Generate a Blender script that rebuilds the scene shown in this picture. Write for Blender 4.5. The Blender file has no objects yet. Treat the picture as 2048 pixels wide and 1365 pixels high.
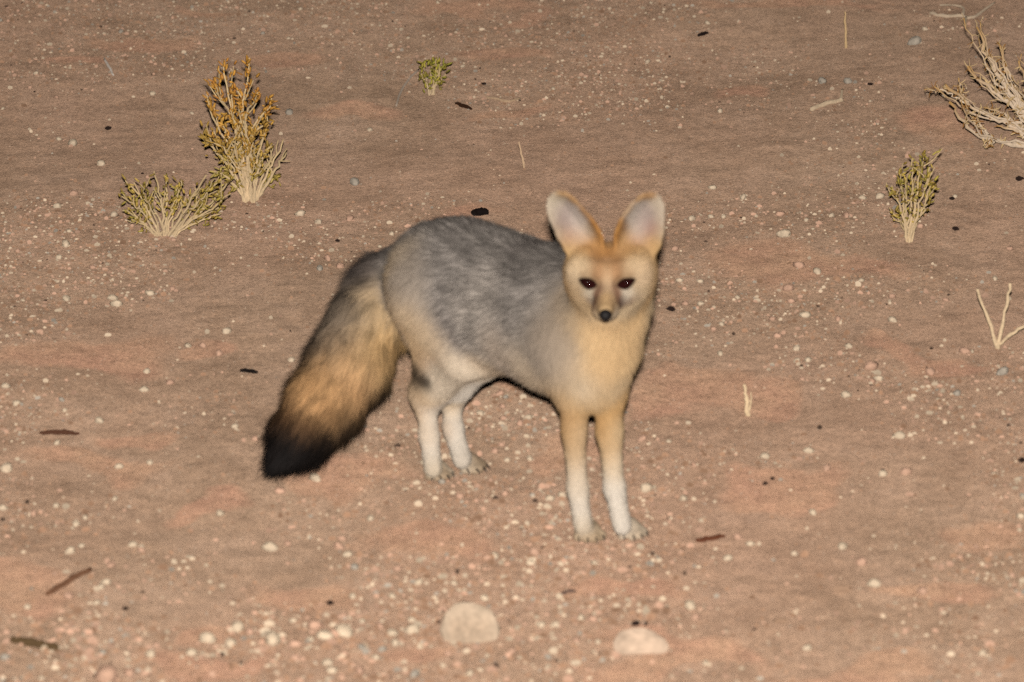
import bpy, math, random
import numpy as np
from mathutils import Vector, Matrix

R = math.radians
random.seed(7)
rng = np.random.default_rng(11)
sc = bpy.context.scene
col = sc.collection

# ------------------------------------------------------------------ camera
PITCH, CAM_H, FPX = 18.0, 2.90, 13155.0        # focal length in photo pixels (2048 wide)
W0, H0 = 2048.0, 1365.0
cam_d = bpy.data.cameras.new('camera')
cam_d.sensor_width = 36.0
cam_d.lens = FPX * 36.0 / W0
cam_d.clip_start, cam_d.clip_end = 0.05, 600
cam_d.dof.use_dof = True
cam_d.dof.focus_distance = 10.2
cam_d.dof.aperture_fstop = (cam_d.lens / 1000) / 0.031
cam = bpy.data.objects.new('camera', cam_d)
col.objects.link(cam)
cam.location = (0, 0, CAM_H)
cam.rotation_euler = (R(90 - PITCH), 0, 0)
sc.camera = cam

# ------------------------------------------------------------------ night sky
w = bpy.data.worlds.new('World')
sc.world = w
w.use_nodes = True
nt = w.node_tree
bg = nt.nodes['Background']
sky = nt.nodes.new('ShaderNodeTexSky')
sky.sky_type = 'NISHITA'
sky.sun_disc = False
sky.sun_elevation = R(-3)
sky.sun_rotation = R(200)
nt.links.new(sky.outputs[0], bg.inputs[0])
bg.inputs[1].default_value = 0.02

# ------------------------------------------------------------------ the flash, mounted above the lens
FLASH_W = 1150.0
fd = bpy.data.lights.new('camera_flash', 'AREA')
fd.shape = 'RECTANGLE'
fd.size, fd.size_y = 0.07, 0.04
fd.energy = FLASH_W
fd.color = (1.0, 0.945, 0.885)
fl = bpy.data.objects.new('camera_flash', fd)
col.objects.link(fl)
fl.location = (0.0, 0.05, CAM_H + 0.15)
fl.rotation_euler = (R(90 - PITCH - 0.6), 0, 0)

# ------------------------------------------------------------------ picture settings
vs = sc.view_settings
vs.view_transform = 'Standard'
vs.look = 'None'
vs.exposure = 0.0
vs.gamma = 1.0
vs.use_curve_mapping = False
sc.cycles.max_bounces = 5
sc.cycles.diffuse_bounces = 3
sc.cycles.sample_clamp_indirect = 4.0
sc.cycles.use_denoising = False

# ------------------------------------------------------------------ helpers
cp, sp = math.cos(R(PITCH)), math.sin(R(PITCH))
FWD = np.array([0, cp, -sp]); UP = np.array([0, sp, cp]); RT = np.array([1.0, 0, 0])
CAM = np.array([0, 0, CAM_H])


def ray(px, py):
    px = np.asarray(px, float); py = np.asarray(py, float)
    return FWD + ((px - W0 / 2) / FPX)[..., None] * RT - ((py - H0 / 2) / FPX)[..., None] * UP


def P(px, py, Y):
    d = ray(px, py)
    return CAM + d * (np.asarray(Y, float) / d[..., 1])[..., None]


_tab = np.random.default_rng(3).random((256, 256))


def vnoise(x, y):
    xi = np.floor(x).astype(int); yi = np.floor(y).astype(int)
    fx = x - xi; fy = y - yi
    fx = fx * fx * fx * (fx * (fx * 6 - 15) + 10); fy = fy * fy * fy * (fy * (fy * 6 - 15) + 10)
    a = _tab[xi % 256, yi % 256]; b = _tab[(xi + 1) % 256, yi % 256]
    c = _tab[xi % 256, (yi + 1) % 256]; d = _tab[(xi + 1) % 256, (yi + 1) % 256]
    return (a * (1 - fx) + b * fx) * (1 - fy) + (c * (1 - fx) + d * fx) * fy - 0.5


# smooth crusted patches of redder soil: photo x, y and half sizes in photo pixels
PATCHES = [(165, 690, 190, 38), (1610, 525, 190, 44), (1390, 790, 150, 48), (545, 98, 95, 22), (1900, 262, 110, 55),
           (1490, 186, 70, 16), (1560, 945, 120, 34), (860, 1075, 150, 46), (690, 910, 130, 50), (420, 690, 60, 16),
           (290, 75, 90, 18), (140, 115, 70, 12), (1010, 105, 90, 22), (700, 195, 110, 20), (960, 20, 150, 14),
           (1560, 18, 200, 16), (420, 6, 40, 12), (440, 1010, 90, 26), (40, 1180, 110, 36), (170, 910, 190, 30),
           (1970, 1040, 110, 40), (1900, 1180, 140, 30), (1350, 1300, 180, 26), (1830, 700, 110, 22), (1560, 800, 60, 24),
           (1080, 760, 90, 30), (930, 415, 60, 18), (420, 1300, 130, 22), (1130, 900, 90, 40), (620, 1180, 120, 26),
           (300, 850, 90, 18), (1700, 1330, 200, 26), (840, 1290, 90, 24), (1240, 1160, 160, 30), (1000, 205, 70, 14)]
_pc = P(np.array([p[0] for p in PATCHES]), np.array([p[1] for p in PATCHES]),
        np.array([CAM_H / math.tan(R(PITCH) + math.atan((p[1] - H0 / 2) / FPX)) for p in PATCHES]))
_pd = _pc[:, 1] / math.cos(R(PITCH))
_prx = np.array([p[2] for p in PATCHES]) / FPX * _pd
_pry = np.array([p[3] for p in PATCHES]) / FPX * _pd / math.sin(R(PITCH))


def crust(x, y):
    wx = x + 0.06 * vnoise(x * 9 + 5, y * 5) + 0.025 * vnoise(x * 28, y * 17 + 3)
    wy = y + 0.16 * vnoise(x * 8 + 40, y * 5 + 9) + 0.05 * vnoise(x * 27 + 8, y * 19)
    m = np.zeros_like(x)
    for k in range(len(PATCHES)):
        q = ((wx - _pc[k, 0]) / _prx[k]) ** 2 + ((wy - _pc[k, 1]) / _pry[k]) ** 2
        m = np.maximum(m, np.clip(1.35 - q, 0, 1))
    return m


def height(x, y):
    x = np.asarray(x, float); y = np.asarray(y, float)
    h = 0.030 * vnoise(x * 1.1 + 7, y * 0.8 + 2) + 0.016 * vnoise(x * 3.1, y * 2.6 + 31)
    h = h + 0.0045 * vnoise(x * 7.3 + 11, y * 8.1 + 4) + 0.0022 * vnoise(x * 19, y * 22 + 17)
    h = h + 0.0016 * vnoise(x * 47 + 3, y * 52)
    return h


def G(px, py, dz=0.0):
    """the point of the ground seen at a pixel of the photograph"""
    px = np.atleast_1d(np.asarray(px, float)); py = np.atleast_1d(np.asarray(py, float))
    d = ray(px, py)
    z = np.zeros(len(px))
    for _ in range(6):
        t = (z + dz - CAM_H) / d[:, 2]
        p = CAM + d * t[:, None]
        z = height(p[:, 0], p[:, 1])
    p = CAM + d * ((z + dz - CAM_H) / d[:, 2])[:, None]
    return p


def g1(px, py, dz=0.0):
    return G([px], [py], dz)[0]


def s2l(c):
    c = np.asarray(c, float) / 255.0
    return np.where(c <= 0.04045, c / 12.92, ((c + 0.055) / 1.055) ** 2.4)


def tag(o, label=None, cat=None, group=None, kind=None):
    if label: o['label'] = label
    if cat: o['category'] = cat
    if group: o['group'] = group
    if kind: o['kind'] = kind
    return o


def empty(name, loc):
    o = bpy.data.objects.new(name, None)
    o.empty_display_size = 0.05
    col.objects.link(o)
    o.location = [float(v) for v in loc]
    return o


def mesh_np(name, v, f, colors=None, smooth=True):
    """v (n,3), f (m,3) or (m,4) arrays"""
    me = bpy.data.meshes.new(name)
    n, k = f.shape
    me.vertices.add(len(v)); me.vertices.foreach_set('co', np.ascontiguousarray(v, np.float32).ravel())
    me.loops.add(n * k); me.loops.foreach_set('vertex_index', np.ascontiguousarray(f, np.int32).ravel())
    me.polygons.add(n)
    me.polygons.foreach_set('loop_start', np.arange(0, n * k, k, dtype=np.int32))
    me.polygons.foreach_set('loop_total', np.full(n, k, np.int32))
    me.polygons.foreach_set('use_smooth', np.full(n, bool(smooth)))
    me.update(calc_edges=True)
    if colors is not None:
        at = me.color_attributes.new('tint', 'FLOAT_COLOR', 'POINT')
        c4 = np.ones((len(v), 4), np.float32); c4[:, :3] = colors
        at.data.foreach_set('color', c4.ravel())
    return me


def link(name, me, mat, parent=None, loc=None):
    o = bpy.data.objects.new(name, me)
    col.objects.link(o)
    if mat is not None and not me.materials: me.materials.append(mat)
    if loc is not None: o.location = [float(q) for q in loc]
    if parent is not None: o.parent = parent
    return o


# ------------------------------------------------------------------ materials
def new_mat(name):
    m = bpy.data.materials.new(name)
    m.use_nodes = True
    return m, m.node_tree, m.node_tree.nodes['Principled BSDF']


def N(t, kind, **kw):
    n = t.nodes.new(kind)
    for k, v in kw.items(): setattr(n, k, v)
    return n


def noise(t, scale, detail=4, rough=0.55, vec=None):
    n = N(t, 'ShaderNodeTexNoise')
    n.inputs['Scale'].default_value = scale
    n.inputs['Detail'].default_value = detail
    n.inputs['Roughness'].default_value = rough
    if vec is not None: t.links.new(vec, n.inputs['Vector'])
    return n


def ramp(t, fac, stops):
    r = N(t, 'ShaderNodeValToRGB')
    e = r.color_ramp.elements
    while len(e) < len(stops): e.new(0.5)
    for q, (p, c) in zip(e, stops):
        q.position = p
        q.color = (*c, 1) if not np.isscalar(c) else (c, c, c, 1)
    t.links.new(fac, r.inputs[0])
    return r


def mix(t, fac, a, b, mode='MIX'):
    m = N(t, 'ShaderNodeMix', data_type='RGBA', blend_type=mode)
    for sock, v in ((m.inputs[0], fac), (m.inputs[6], a), (m.inputs[7], b)):
        if hasattr(v, 'is_output') or isinstance(v, bpy.types.NodeSocket): t.links.new(v, sock)
        elif np.isscalar(v): sock.default_value = v
        else: sock.default_value = (*[float(q) for q in v], 1)
    return m.outputs[2]


def ground_mat():
    m, t, b = new_mat('desert_soil')
    geo = N(t, 'ShaderNodeNewGeometry')
    pos = geo.outputs['Position']
    mp = N(t, 'ShaderNodeMapping'); mp.inputs['Scale'].default_value = (1, 0.6, 1)
    t.links.new(pos, mp.inputs[0])
    big = noise(t, 1.6, 3, 0.5, mp.outputs[0])
    mid = noise(t, 9, 4, 0.6, mp.outputs[0])
    fine = noise(t, 160, 5, 0.7, pos)
    grit = noise(t, 420, 3, 0.7, pos)
    base = ramp(t, mid.outputs[0], [(0.28, (0.36, 0.238, 0.160)), (0.5, (0.44, 0.297, 0.204)), (0.72, (0.50, 0.342, 0.242))])
    red = mix(t, ramp(t, big.outputs[0], [(0.40, 0.0), (0.66, 0.4)]).outputs[0], base.outputs[0], (0.53, 0.325, 0.226))
    at = N(t, 'ShaderNodeAttribute', attribute_name='crust')
    edge = N(t, 'ShaderNodeMath', operation='ADD')
    sub = N(t, 'ShaderNodeMath', operation='MULTIPLY_ADD')
    t.links.new(noise(t, 34, 5, 0.65, pos).outputs[0], sub.inputs[0]); sub.inputs[1].default_value = 0.9; sub.inputs[2].default_value = -0.45
    t.links.new(at.outputs['Fac'], edge.inputs[0]); t.links.new(sub.outputs[0], edge.inputs[1])
    cmask = ramp(t, edge.outputs[0], [(0.2, 0.0), (0.8, 1.0)])
    hue = ramp(t, mid.outputs[0], [(0.35, (0.60, 0.315, 0.215)), (0.62, (0.60, 0.35, 0.215))])
    cfac = N(t, 'ShaderNodeMath', operation='MULTIPLY'); cfac.inputs[1].default_value = 0.45
    t.links.new(cmask.outputs[0], cfac.inputs[0])
    c1 = mix(t, cfac.outputs[0], red, hue.outputs[0])
    c2 = mix(t, 0.8, c1, ramp(t, fine.outputs[0], [(0.25, (0.50, 0.48, 0.46)), (0.5, (1, 1, 1)), (0.78, (1.35, 1.33, 1.3))]).outputs[0], 'MULTIPLY')
    c3 = mix(t, 0.8, c2, ramp(t, grit.outputs[0], [(0.3, (0.6, 0.58, 0.56)), (0.52, (1, 1, 1)), (0.75, (1.4, 1.38, 1.35))]).outputs[0], 'MULTIPLY')
    mp2 = N(t, 'ShaderNodeMapping'); mp2.inputs['Scale'].default_value = (0.8, 0.7, 1)
    t.links.new(pos, mp2.inputs[0])
    mott = noise(t, 48, 5, 0.7, mp2.outputs[0])
    c3 = mix(t, 0.75, c3, ramp(t, mott.outputs[0], [(0.3, (0.72, 0.72, 0.72)), (0.5, (1, 1, 1)), (0.72, (1.22, 1.2, 1.18))]).outputs[0], 'MULTIPLY')
    vor = N(t, 'ShaderNodeTexVoronoi'); vor.inputs['Scale'].default_value = 150
    t.links.new(pos, vor.inputs['Vector'])
    spk = ramp(t, vor.outputs['Distance'], [(0.10, 1.0), (0.24, 0.0)])
    vc = N(t, 'ShaderNodeSeparateColor'); t.links.new(vor.outputs['Color'], vc.inputs[0])
    pick = ramp(t, vc.outputs[0], [(0.80, 0.0), (0.86, 0.8)])
    sm = N(t, 'ShaderNodeMath', operation='MULTIPLY'); t.links.new(spk.outputs[0], sm.inputs[0]); t.links.new(pick.outputs[0], sm.inputs[1])
    c4 = mix(t, sm.outputs[0], c3, (0.66, 0.54, 0.43))
    t.links.new(c4, b.inputs['Base Color'])
    b.inputs['Specular IOR Level'].default_value = 0.0
    b.inputs['Roughness'].default_value = 1.0
    b.inputs['Diffuse Roughness'].default_value = 1.0
    bm = N(t, 'ShaderNodeBump'); bm.inputs['Strength'].default_value = 0.9; bm.inputs['Distance'].default_value = 0.004
    bh = N(t, 'ShaderNodeMath', operation='MULTIPLY_ADD'); bh.inputs[1].default_value = 0.5
    t.links.new(grit.outputs[0], bh.inputs[0]); t.links.new(fine.outputs[0], bh.inputs[2])
    t.links.new(bh.outputs[0], bm.inputs['Height'])
    t.links.new(bm.outputs[0], b.inputs['Normal'])
    return m


def tint_mat(name, rough=0.8, spec=0.2, nscale=None, namp=0.3, bump=0.0, dusty=0.0):
    """colour comes from the mesh's own pigment attribute, with fine procedural mottling"""
    m, t, b = new_mat(name)
    at = N(t, 'ShaderNodeAttribute', attribute_name='tint')
    c = at.outputs['Color']
    if nscale:
        tc = N(t, 'ShaderNodeTexCoord')
        n = noise(t, nscale, 4, 0.6, tc.outputs['Object'])
        c = mix(t, 1.0, c, ramp(t, n.outputs[0], [(0.25, 1 - namp), (0.75, 1 + namp)]).outputs[0], 'MULTIPLY')
        if bump:
            bm = N(t, 'ShaderNodeBump'); bm.inputs['Strength'].default_value = 0.6; bm.inputs['Distance'].default_value = bump
            t.links.new(n.outputs[0], bm.inputs['Height']); t.links.new(bm.outputs[0], b.inputs['Normal'])
    t.links.new(c, b.inputs['Base Color'])
    b.inputs['Roughness'].default_value = rough
    b.inputs['Specular IOR Level'].default_value = spec
    b.inputs['Diffuse Roughness'].default_value = dusty
    return m


def plain_mat(name, c, rough=0.8, spec=0.2, nscale=60, namp=0.35, bump=0.0008):
    m, t, b = new_mat(name)
    tc = N(t, 'ShaderNodeTexCoord')
    n = noise(t, nscale, 5, 0.65, tc.outputs['Object'])
    c = np.asarray(c, float)
    r = ramp(t, n.outputs[0], [(0.28, tuple(c * (1 - namp))), (0.72, tuple(np.minimum(c * (1 + namp), 0.95)))])
    t.links.new(r.outputs[0], b.inputs['Base Color'])
    b.inputs['Roughness'].default_value = rough
    b.inputs['Specular IOR Level'].default_value = spec
    if bump:
        bm = N(t, 'ShaderNodeBump'); bm.inputs['Strength'].default_value = 0.7; bm.inputs['Distance'].default_value = bump
        t.links.new(n.outputs[0], bm.inputs['Height']); t.links.new(bm.outputs[0], b.inputs['Normal'])
    return m


M = {}
M['soil'] = ground_mat()
M['gravel'] = tint_mat('gravel_stone', 0.9, 0.05, dusty=1.0)
M['bark'] = tint_mat('dry_stem', 0.85, 0.1, 240, 0.22, 0.0008, dusty=0.35)
M['leaf'] = tint_mat('succulent_leaf', 0.6, 0.25, 300, 0.2)
M['fur'] = tint_mat('fur', 0.75, 0.12)
M['skin'] = tint_mat('fox_hide', 0.9, 0.05)

# ------------------------------------------------------------------ the ground: one sheet to the horizon
def axis(lo, hi, step, far_lo, far_hi):
    c = np.arange(lo, hi + 1e-9, step)
    a, s = [], step
    x = lo
    while x > far_lo: s *= 1.25; x -= s; a.append(x)
    b, s = [], step
    x = hi
    while x < far_hi: s *= 1.25; x += s; b.append(x)
    return np.concatenate([a[::-1], c, b])


gx = axis(-1.05, 1.05, 0.0065, -300, 300)
gy = axis(7.2, 11.3, 0.0085, -300, 400)
GX, GY = np.meshgrid(gx, gy, indexing='ij')
near = (np.abs(GX) < 60) & (np.abs(GY) < 80)
cm = np.where((np.abs(GX) < 1.6) & (GY > 6) & (GY < 13), crust(GX, GY), 0)
gz = np.where(near, height(GX, GY), 0)
gv = np.stack([GX, GY, gz], -1).reshape(-1, 3)
nx, ny = GX.shape
ii = (np.arange(nx - 1)[:, None] * ny + np.arange(ny - 1)[None, :]).ravel()
gf = np.stack([ii, ii + ny, ii + ny + 1, ii + 1], 1)
gme = mesh_np('ground', gv, gf)
ca = gme.attributes.new('crust', 'FLOAT', 'POINT')
ca.data.foreach_set('value', cm.astype(np.float32).ravel())
tag(link('ground', gme, M['soil']), kind='structure')

# ------------------------------------------------------------------ stones
def ico(sub):
    import bmesh
    bm = bmesh.new()
    bmesh.ops.create_icosphere(bm, subdivisions=sub, radius=1.0)
    v = np.array([p.co[:] for p in bm.verts]); f = np.array([[q.index for q in p.verts] for p in bm.faces])
    bm.free()
    return v, f


def n3(p, s, seed):
    return (vnoise(p[:, 0] * s + seed, p[:, 1] * s + 3.1 * seed) + vnoise(p[:, 1] * s + 17 + seed, p[:, 2] * s + 5) +
            vnoise(p[:, 2] * s + 2 * seed, p[:, 0] * s + 29)) / 1.5


STONE_TONES = {
    'cream': s2l((230, 208, 180)), 'pink': s2l((218, 178, 152)), 'grey': s2l((188, 176, 160)), 'dark': s2l((96, 78, 66))}
iv1, if1 = ico(1)
iv2, if2 = ico(2)
iv3, if3 = ico(3)

# gravel: uncountable grains lying on and in the soil
def scatter(n, xr, yr, fn):
    x = rng.uniform(*xr, n); y = rng.uniform(*yr, n)
    keep = rng.random(n) < fn(x, y)
    return x[keep], y[keep]


def gravel_density(x, y):
    d = 0.42 + 1.9 * np.clip(vnoise(x * 2.3 + 3, y * 1.6 + 8), -0.25, 0.5) + 1.2 * vnoise(x * 7 + 1, y * 5 + 6)
    # the gravelly strip behind the fox
    c = g1(1250, 190)
    d = d + 0.8 * np.exp(-(((x - c[0]) / 0.17) ** 2 + ((y - c[1]) / 0.28) ** 2))
    return np.clip(d, 0.05, 1) * (1 - 0.82 * np.clip(crust(x, y) * 1.5, 0, 1))


gxs, gys = scatter(98000, (-1.0, 1.0), (7.35, 11.2), gravel_density)
inside = np.abs(gxs) < 0.085 * np.hypot(gys, CAM_H) + 0.05
gxs, gys = gxs[inside], gys[inside]
n = len(gxs)
rad = np.clip(0.00145 * np.exp(rng.normal(0, 0.48, n)), 0.0005, 0.0046)
tone = np.array([STONE_TONES['cream'], STONE_TONES['pink'], STONE_TONES['grey'], STONE_TONES['dark'], s2l((184, 146, 118))])
ti = rng.choice(5, n, p=[0.23, 0.22, 0.05, 0.015, 0.485])
gcol = tone[ti] * rng.uniform(0.46, 0.84, (n, 1))
rad = rad * np.interp(gys, [7.6, 8.1, 8.8, 10.5], [1.45, 1.2, 1.05, .9])
ang = rng.uniform(0, 2 * math.pi, n)
ca_, sa_ = np.cos(ang), np.sin(ang)
ivb, ifb = ico(1)
sc3 = rng.uniform(0.7, 1.35, (n, 1, 3)) * rad[:, None, None]
sc3[:, :, 2] *= 0.9
gvv = ivb[None] * sc3 * (1 + rng.uniform(-0.18, 0.18, (n, len(ivb), 1)))
rx = gvv[:, :, 0] * ca_[:, None] - gvv[:, :, 1] * sa_[:, None]
ry = gvv[:, :, 0] * sa_[:, None] + gvv[:, :, 1] * ca_[:, None]
gvv = np.stack([rx + gxs[:, None], ry + gys[:, None], gvv[:, :, 2] + (height(gxs, gys) + rad * rng.uniform(-0.1, 0.4, n))[:, None]], -1)
gff = (ifb[None] + (np.arange(n) * len(ivb))[:, None, None]).reshape(-1, 3)
gr = link('gravel', mesh_np('gravel', gvv.reshape(-1, 3), gff, np.repeat(gcol, len(ivb), 0), smooth=False), M['gravel'])
tag(gr, 'fine pale and pinkish gravel strewn over the brown desert soil', 'gravel', kind='stuff')

# loose pebbles, each its own thing: six shapes in four tones
PEB = {}
for tn, tc_ in STONE_TONES.items():
    PEB[tn] = []
    for k in range(5):
        v = iv2 * np.array([1.0 + 0.2 * (k % 3), 0.9, 0.8])
        v = v * (1 + 0.42 * n3(iv2, 1.3, k * 3.7 + 1)[:, None] + 0.26 * n3(iv2, 3.1, k + 9)[:, None])
        mot = 1 + 0.35 * n3(iv2, 2.4, k * 5 + 2)[:, None]
        PEB[tn].append(mesh_np('pebble', v, if2, np.clip(tc_[None] * mot * .72, 0, 0.9)))
M['stone'] = tint_mat('pebble_stone', 0.9, 0.05, 3.0, 0.2, 0.05, dusty=1.0)
M['rock'] = tint_mat('rough_stone', 0.95, 0.05, 120, 0.25, 0.003, dusty=1.0)
MARKERS = [((501, 406), 'the tall shrub'), ((330, 472), 'the low spreading shrub'), ((1817, 484), 'the small upright shrub'), ((862, 190), 'the tiny green shrub'),
           ((2060, 290), 'the dry bush'), ((1995, 698), 'the forked twig'), ((938, 1262), 'the large pale stone'), ((1278, 1296), 'the flat stone'), ((1220, 1080), 'the forepaws of the fox'),
           ((910, 950), 'the hind paws of the fox'), ((560, 945), 'the tail tip of the fox'), ((118, 868), 'the dark stick'), ((138, 1166), 'the reddish stick'), ((66, 1291), 'the olive brown stick'),
           ((498, 745), 'the black twig'), ((961, 430), 'the black dropping'), ((1420, 1081), 'the rust red bark chip'), ((1692, 96), 'the upright stalk'), ((1496, 832), 'the cream stalk'),
           ((1650, 212), 'the pale crooked stick'), ((1405, 71), 'the small far black twig'), ((1930, 34), 'the weathered root'), ((218, 136), 'the short pale twig'), ((1048, 336), 'the stalk behind the fox'), ((1130, 1188), 'the bent grey twig')]
MPOS = np.array([g1(*m_[0])[:2] for m_ in MARKERS])
TWORD = {'cream': 'pale cream', 'pink': 'pinkish', 'grey': 'grey', 'dark': 'dark brown', 'black': 'black'}


def near_name(g):
    return MARKERS[int(np.argmin(np.hypot(MPOS[:, 0] - g[0], MPOS[:, 1] - g[1])))][1]


def pebble(px, py, rpx, tn, name='pebble', label=None, flat=1.0):
    g = g1(px, py)
    r = rpx / FPX * math.hypot(g[1], CAM_H)
    o = link(name, random.choice(PEB[tn]), M['stone'], None, (g[0], g[1], g[2] + r * 0.34 * flat))
    s = r * random.uniform(0.92, 1.08)
    o.scale = (s, s * random.uniform(0.85, 1.1), s * flat * random.uniform(0.9, 1.15))
    o.rotation_euler = (random.uniform(-.25, .25), random.uniform(-.25, .25), random.uniform(0, 6.28))
    sz = 'tiny' if r < .0042 else 'small' if r < .0065 else 'larger'
    wh = near_name(g)
    tag(o, label or '%s %s pebble on the soil near %s' % (sz, TWORD[tn], wh), 'pebble', '%s %s pebbles near %s' % (sz, TWORD[tn], wh))
    return o


# pebbles read off the photograph: x, y, radius in photo pixels, tone
SEEN = [(565, 1275, 0, ''), (1568, 472, 13, 'cream'), (1560, 431, 9, 'pink'), (1597, 535, 12, 'pink'), (1634, 546, 10, 'cream'),
        (1577, 580, 12, 'pink'), (1610, 634, 11, 'cream'), (1582, 605, 8, 'pink'), (1486, 397, 8, 'cream'), (1692, 434, 8, 'pink'),
        (1760, 396, 9, 'cream'), (1725, 398, 7, 'cream'), (1440, 225, 7, 'cream'), (1798, 875, 13, 'cream'), (1860, 748, 13, 'pink'),
        (1742, 736, 12, 'pink'), (1812, 948, 12, 'pink'), (1765, 951, 10, 'cream'), (1692, 793, 11, 'cream'), (1914, 790, 10, 'grey'),
        (2005, 748, 13, 'grey'), (1930, 705, 12, 'pink'), (1685, 1097, 12, 'cream'), (1748, 1172, 12, 'cream'), (1625, 1028, 9, 'cream'),
        (1500, 1090, 8, 'cream'), (1475, 1077, 9, 'pink'), (1588, 1110, 7, 'cream'), (1530, 916, 9, 'cream'), (1617, 905, 10, 'cream'),
        (1615, 1300, 10, 'cream'), (1723, 1128, 12, 'pink'), (1292, 980, 14, 'cream'), (1285, 880, 9, 'pink'), (1338, 885, 6, 'cream'),
        (1380, 1216, 13, 'cream'), (1162, 1240, 10, 'cream'), (1083, 1253, 9, 'cream'), (1188, 1130, 9, 'cream'), (1184, 1192, 8, 'pink'),
        (545, 1285, 20, 'cream'), (590, 1292, 11, 'pink'), (650, 1276, 15, 'cream'), (690, 1268, 17, 'cream'), (725, 1246, 9, 'cream'),
        (785, 1270, 11, 'cream'), (825, 1265, 13, 'cream'), (760, 1255, 9, 'pink'), (685, 1236, 11, 'pink'), (630, 1255, 13, 'pink'),
        (620, 1282, 9, 'cream'), (723, 1297, 9, 'grey'), (765, 1302, 9, 'grey'), (655, 1330, 12, 'cream'), (720, 1345, 12, 'pink'),
        (590, 1320, 11, 'pink'), (752, 1318, 8, 'cream'), (830, 1352, 12, 'grey'), (895, 1310, 8, 'pink'), (940, 1350, 10, 'cream'),
        (540, 1100, 14, 'cream'), (575, 1090, 9, 'pink'), (678, 1096, 11, 'pink'), (740, 1040, 11, 'cream'), (785, 1195, 10, 'cream'),
        (705, 1196, 9, 'cream'), (838, 1168, 9, 'cream'), (795, 1140, 10, 'pink'), (990, 1115, 9, 'cream'), (1068, 1108, 11, 'pink'),
        (210, 1358, 28, 'pink'), (260, 1350, 13, 'pink'), (300, 1312, 12, 'cream'), (383, 1309, 12, 'cream'), (415, 1283, 17, 'cream'),
        (462, 1292, 14, 'cream'), (475, 1260, 15, 'cream'), (500, 1267, 10, 'pink'), (206, 1308, 9, 'grey'), (441, 1030, 10, 'cream'),
        (152, 1052, 10, 'cream'), (170, 1038, 7, 'cream'), (265, 1092, 9, 'cream'), (282, 1097, 7, 'cream'), (163, 1094, 8, 'cream'),
        (140, 1106, 11, 'cream'), (223, 1133, 10, 'pink'), (138, 1195, 11, 'pink'), (212, 1167, 9, 'cream'), (55, 1217, 9, 'cream'),
        (12, 942, 14, 'cream'), (238, 936, 8, 'cream'), (300, 928, 8, 'cream'), (112, 1014, 8, 'cream'), (66, 1030, 9, 'pink'),
        (10, 1318, 12, 'grey'), (200, 845, 11, 'cream'), (114, 888, 9, 'cream'), (33, 810, 10, 'cream'), (12, 775, 8, 'cream'),
        (225, 599, 9, 'cream'), (233, 611, 10, 'cream'), (300, 590, 9, 'cream'), (345, 580, 8, 'pink'), (453, 666, 11, 'cream'),
        (438, 710, 9, 'pink'), (405, 694, 8, 'pink'), (376, 694, 8, 'cream'), (340, 768, 9, 'pink'), (288, 782, 9, 'cream'),
        (293, 746, 8, 'cream'), (131, 492, 10, 'cream'), (118, 517, 8, 'cream'), (35, 505, 7, 'pink'), (185, 537, 8, 'pink'),
        (133, 600, 9, 'cream'), (144, 290, 11, 'cream'), (118, 280, 6, 'cream'), (305, 190, 8, 'cream'), (148, 390, 9, 'pink'),
        (114, 415, 8, 'cream'), (228, 432, 7, 'cream'), (202, 330, 9, 'cream'), (709, 368, 11, 'grey'), (578, 228, 10, 'grey'),
        (600, 430, 9, 'cream'), (636, 447, 8, 'cream'), (700, 440, 9, 'pink'), (640, 540, 9, 'grey'), (680, 535, 10, 'pink'),
        (655, 520, 9, 'pink'), (583, 723, 8, 'cream'), (470, 855, 9, 'cream'), (510, 880, 8, 'pink'), (1000, 790, 9, 'pink'),
        (960, 830, 10, 'cream'), (1040, 850, 9, 'pink'), (990, 905, 9, 'pink'), (1060, 920, 8, 'cream'), (1370, 610, 7, 'pink'),
        (1443, 651, 7, 'cream'), (1427, 660, 6, 'pink'), (1475, 597, 7, 'cream'), (1400, 565, 6, 'cream'), (1359, 563, 7, 'cream'),
        (1440, 710, 8, 'cream'), (1593, 700, 8, 'cream'), (1594, 724, 8, 'cream'), (1555, 674, 8, 'pink'), (1545, 640, 7, 'pink'),
        (1676, 640, 8, 'pink'), (1697, 695, 7, 'cream'), (1785, 643, 9, 'cream'), (1757, 760, 9, 'cream'), (1745, 765, 8, 'pink'),
        (1830, 88, 13, 'grey'), (1645, 166, 12, 'grey'), (1695, 166, 10, 'grey'), (1850, 60, 7, 'cream'), (1415, 48, 7, 'cream'),
        (1422, 435, 7, 'cream'), (1447, 436, 6, 'cream'), (1384, 440, 8, 'cream'), (1425, 378, 7, 'cream'), (1350, 500, 7, 'pink'),
        (1785, 595, 9, 'pink'), (2020, 500, 7, 'pink'), (1990, 560, 7, 'cream'), (1910, 395, 6, 'cream'), (1840, 455, 7, 'pink'),
        (740, 262, 6, 'cream'), (630, 960, 12, 'cream'), (560, 985, 10, 'pink'), (1010, 990, 9, 'pink'), (1100, 1000, 8, 'cream')]
cnt = 0
for (px, py, rp, tn) in SEEN:
    if not tn: continue
    pebble(px, py, rp * 0.92, tn); cnt += 1
prn = np.random.default_rng(5)
while cnt < 292:
    px, py = prn.uniform(-20, 2068), prn.uniform(5, 1360)
    g = g1(px, py)
    if prn.random() > float(gravel_density(np.array([g[0]]), np.array([g[1]]))[0]): continue
    pebble(px, py, prn.uniform(5.0, 8.5) * (0.6 + 0.4 * py / 900), ['cream', 'pink', 'grey', 'dark'][prn.choice(4, p=[.47, .38, .09, .06])]); cnt += 1


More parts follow.
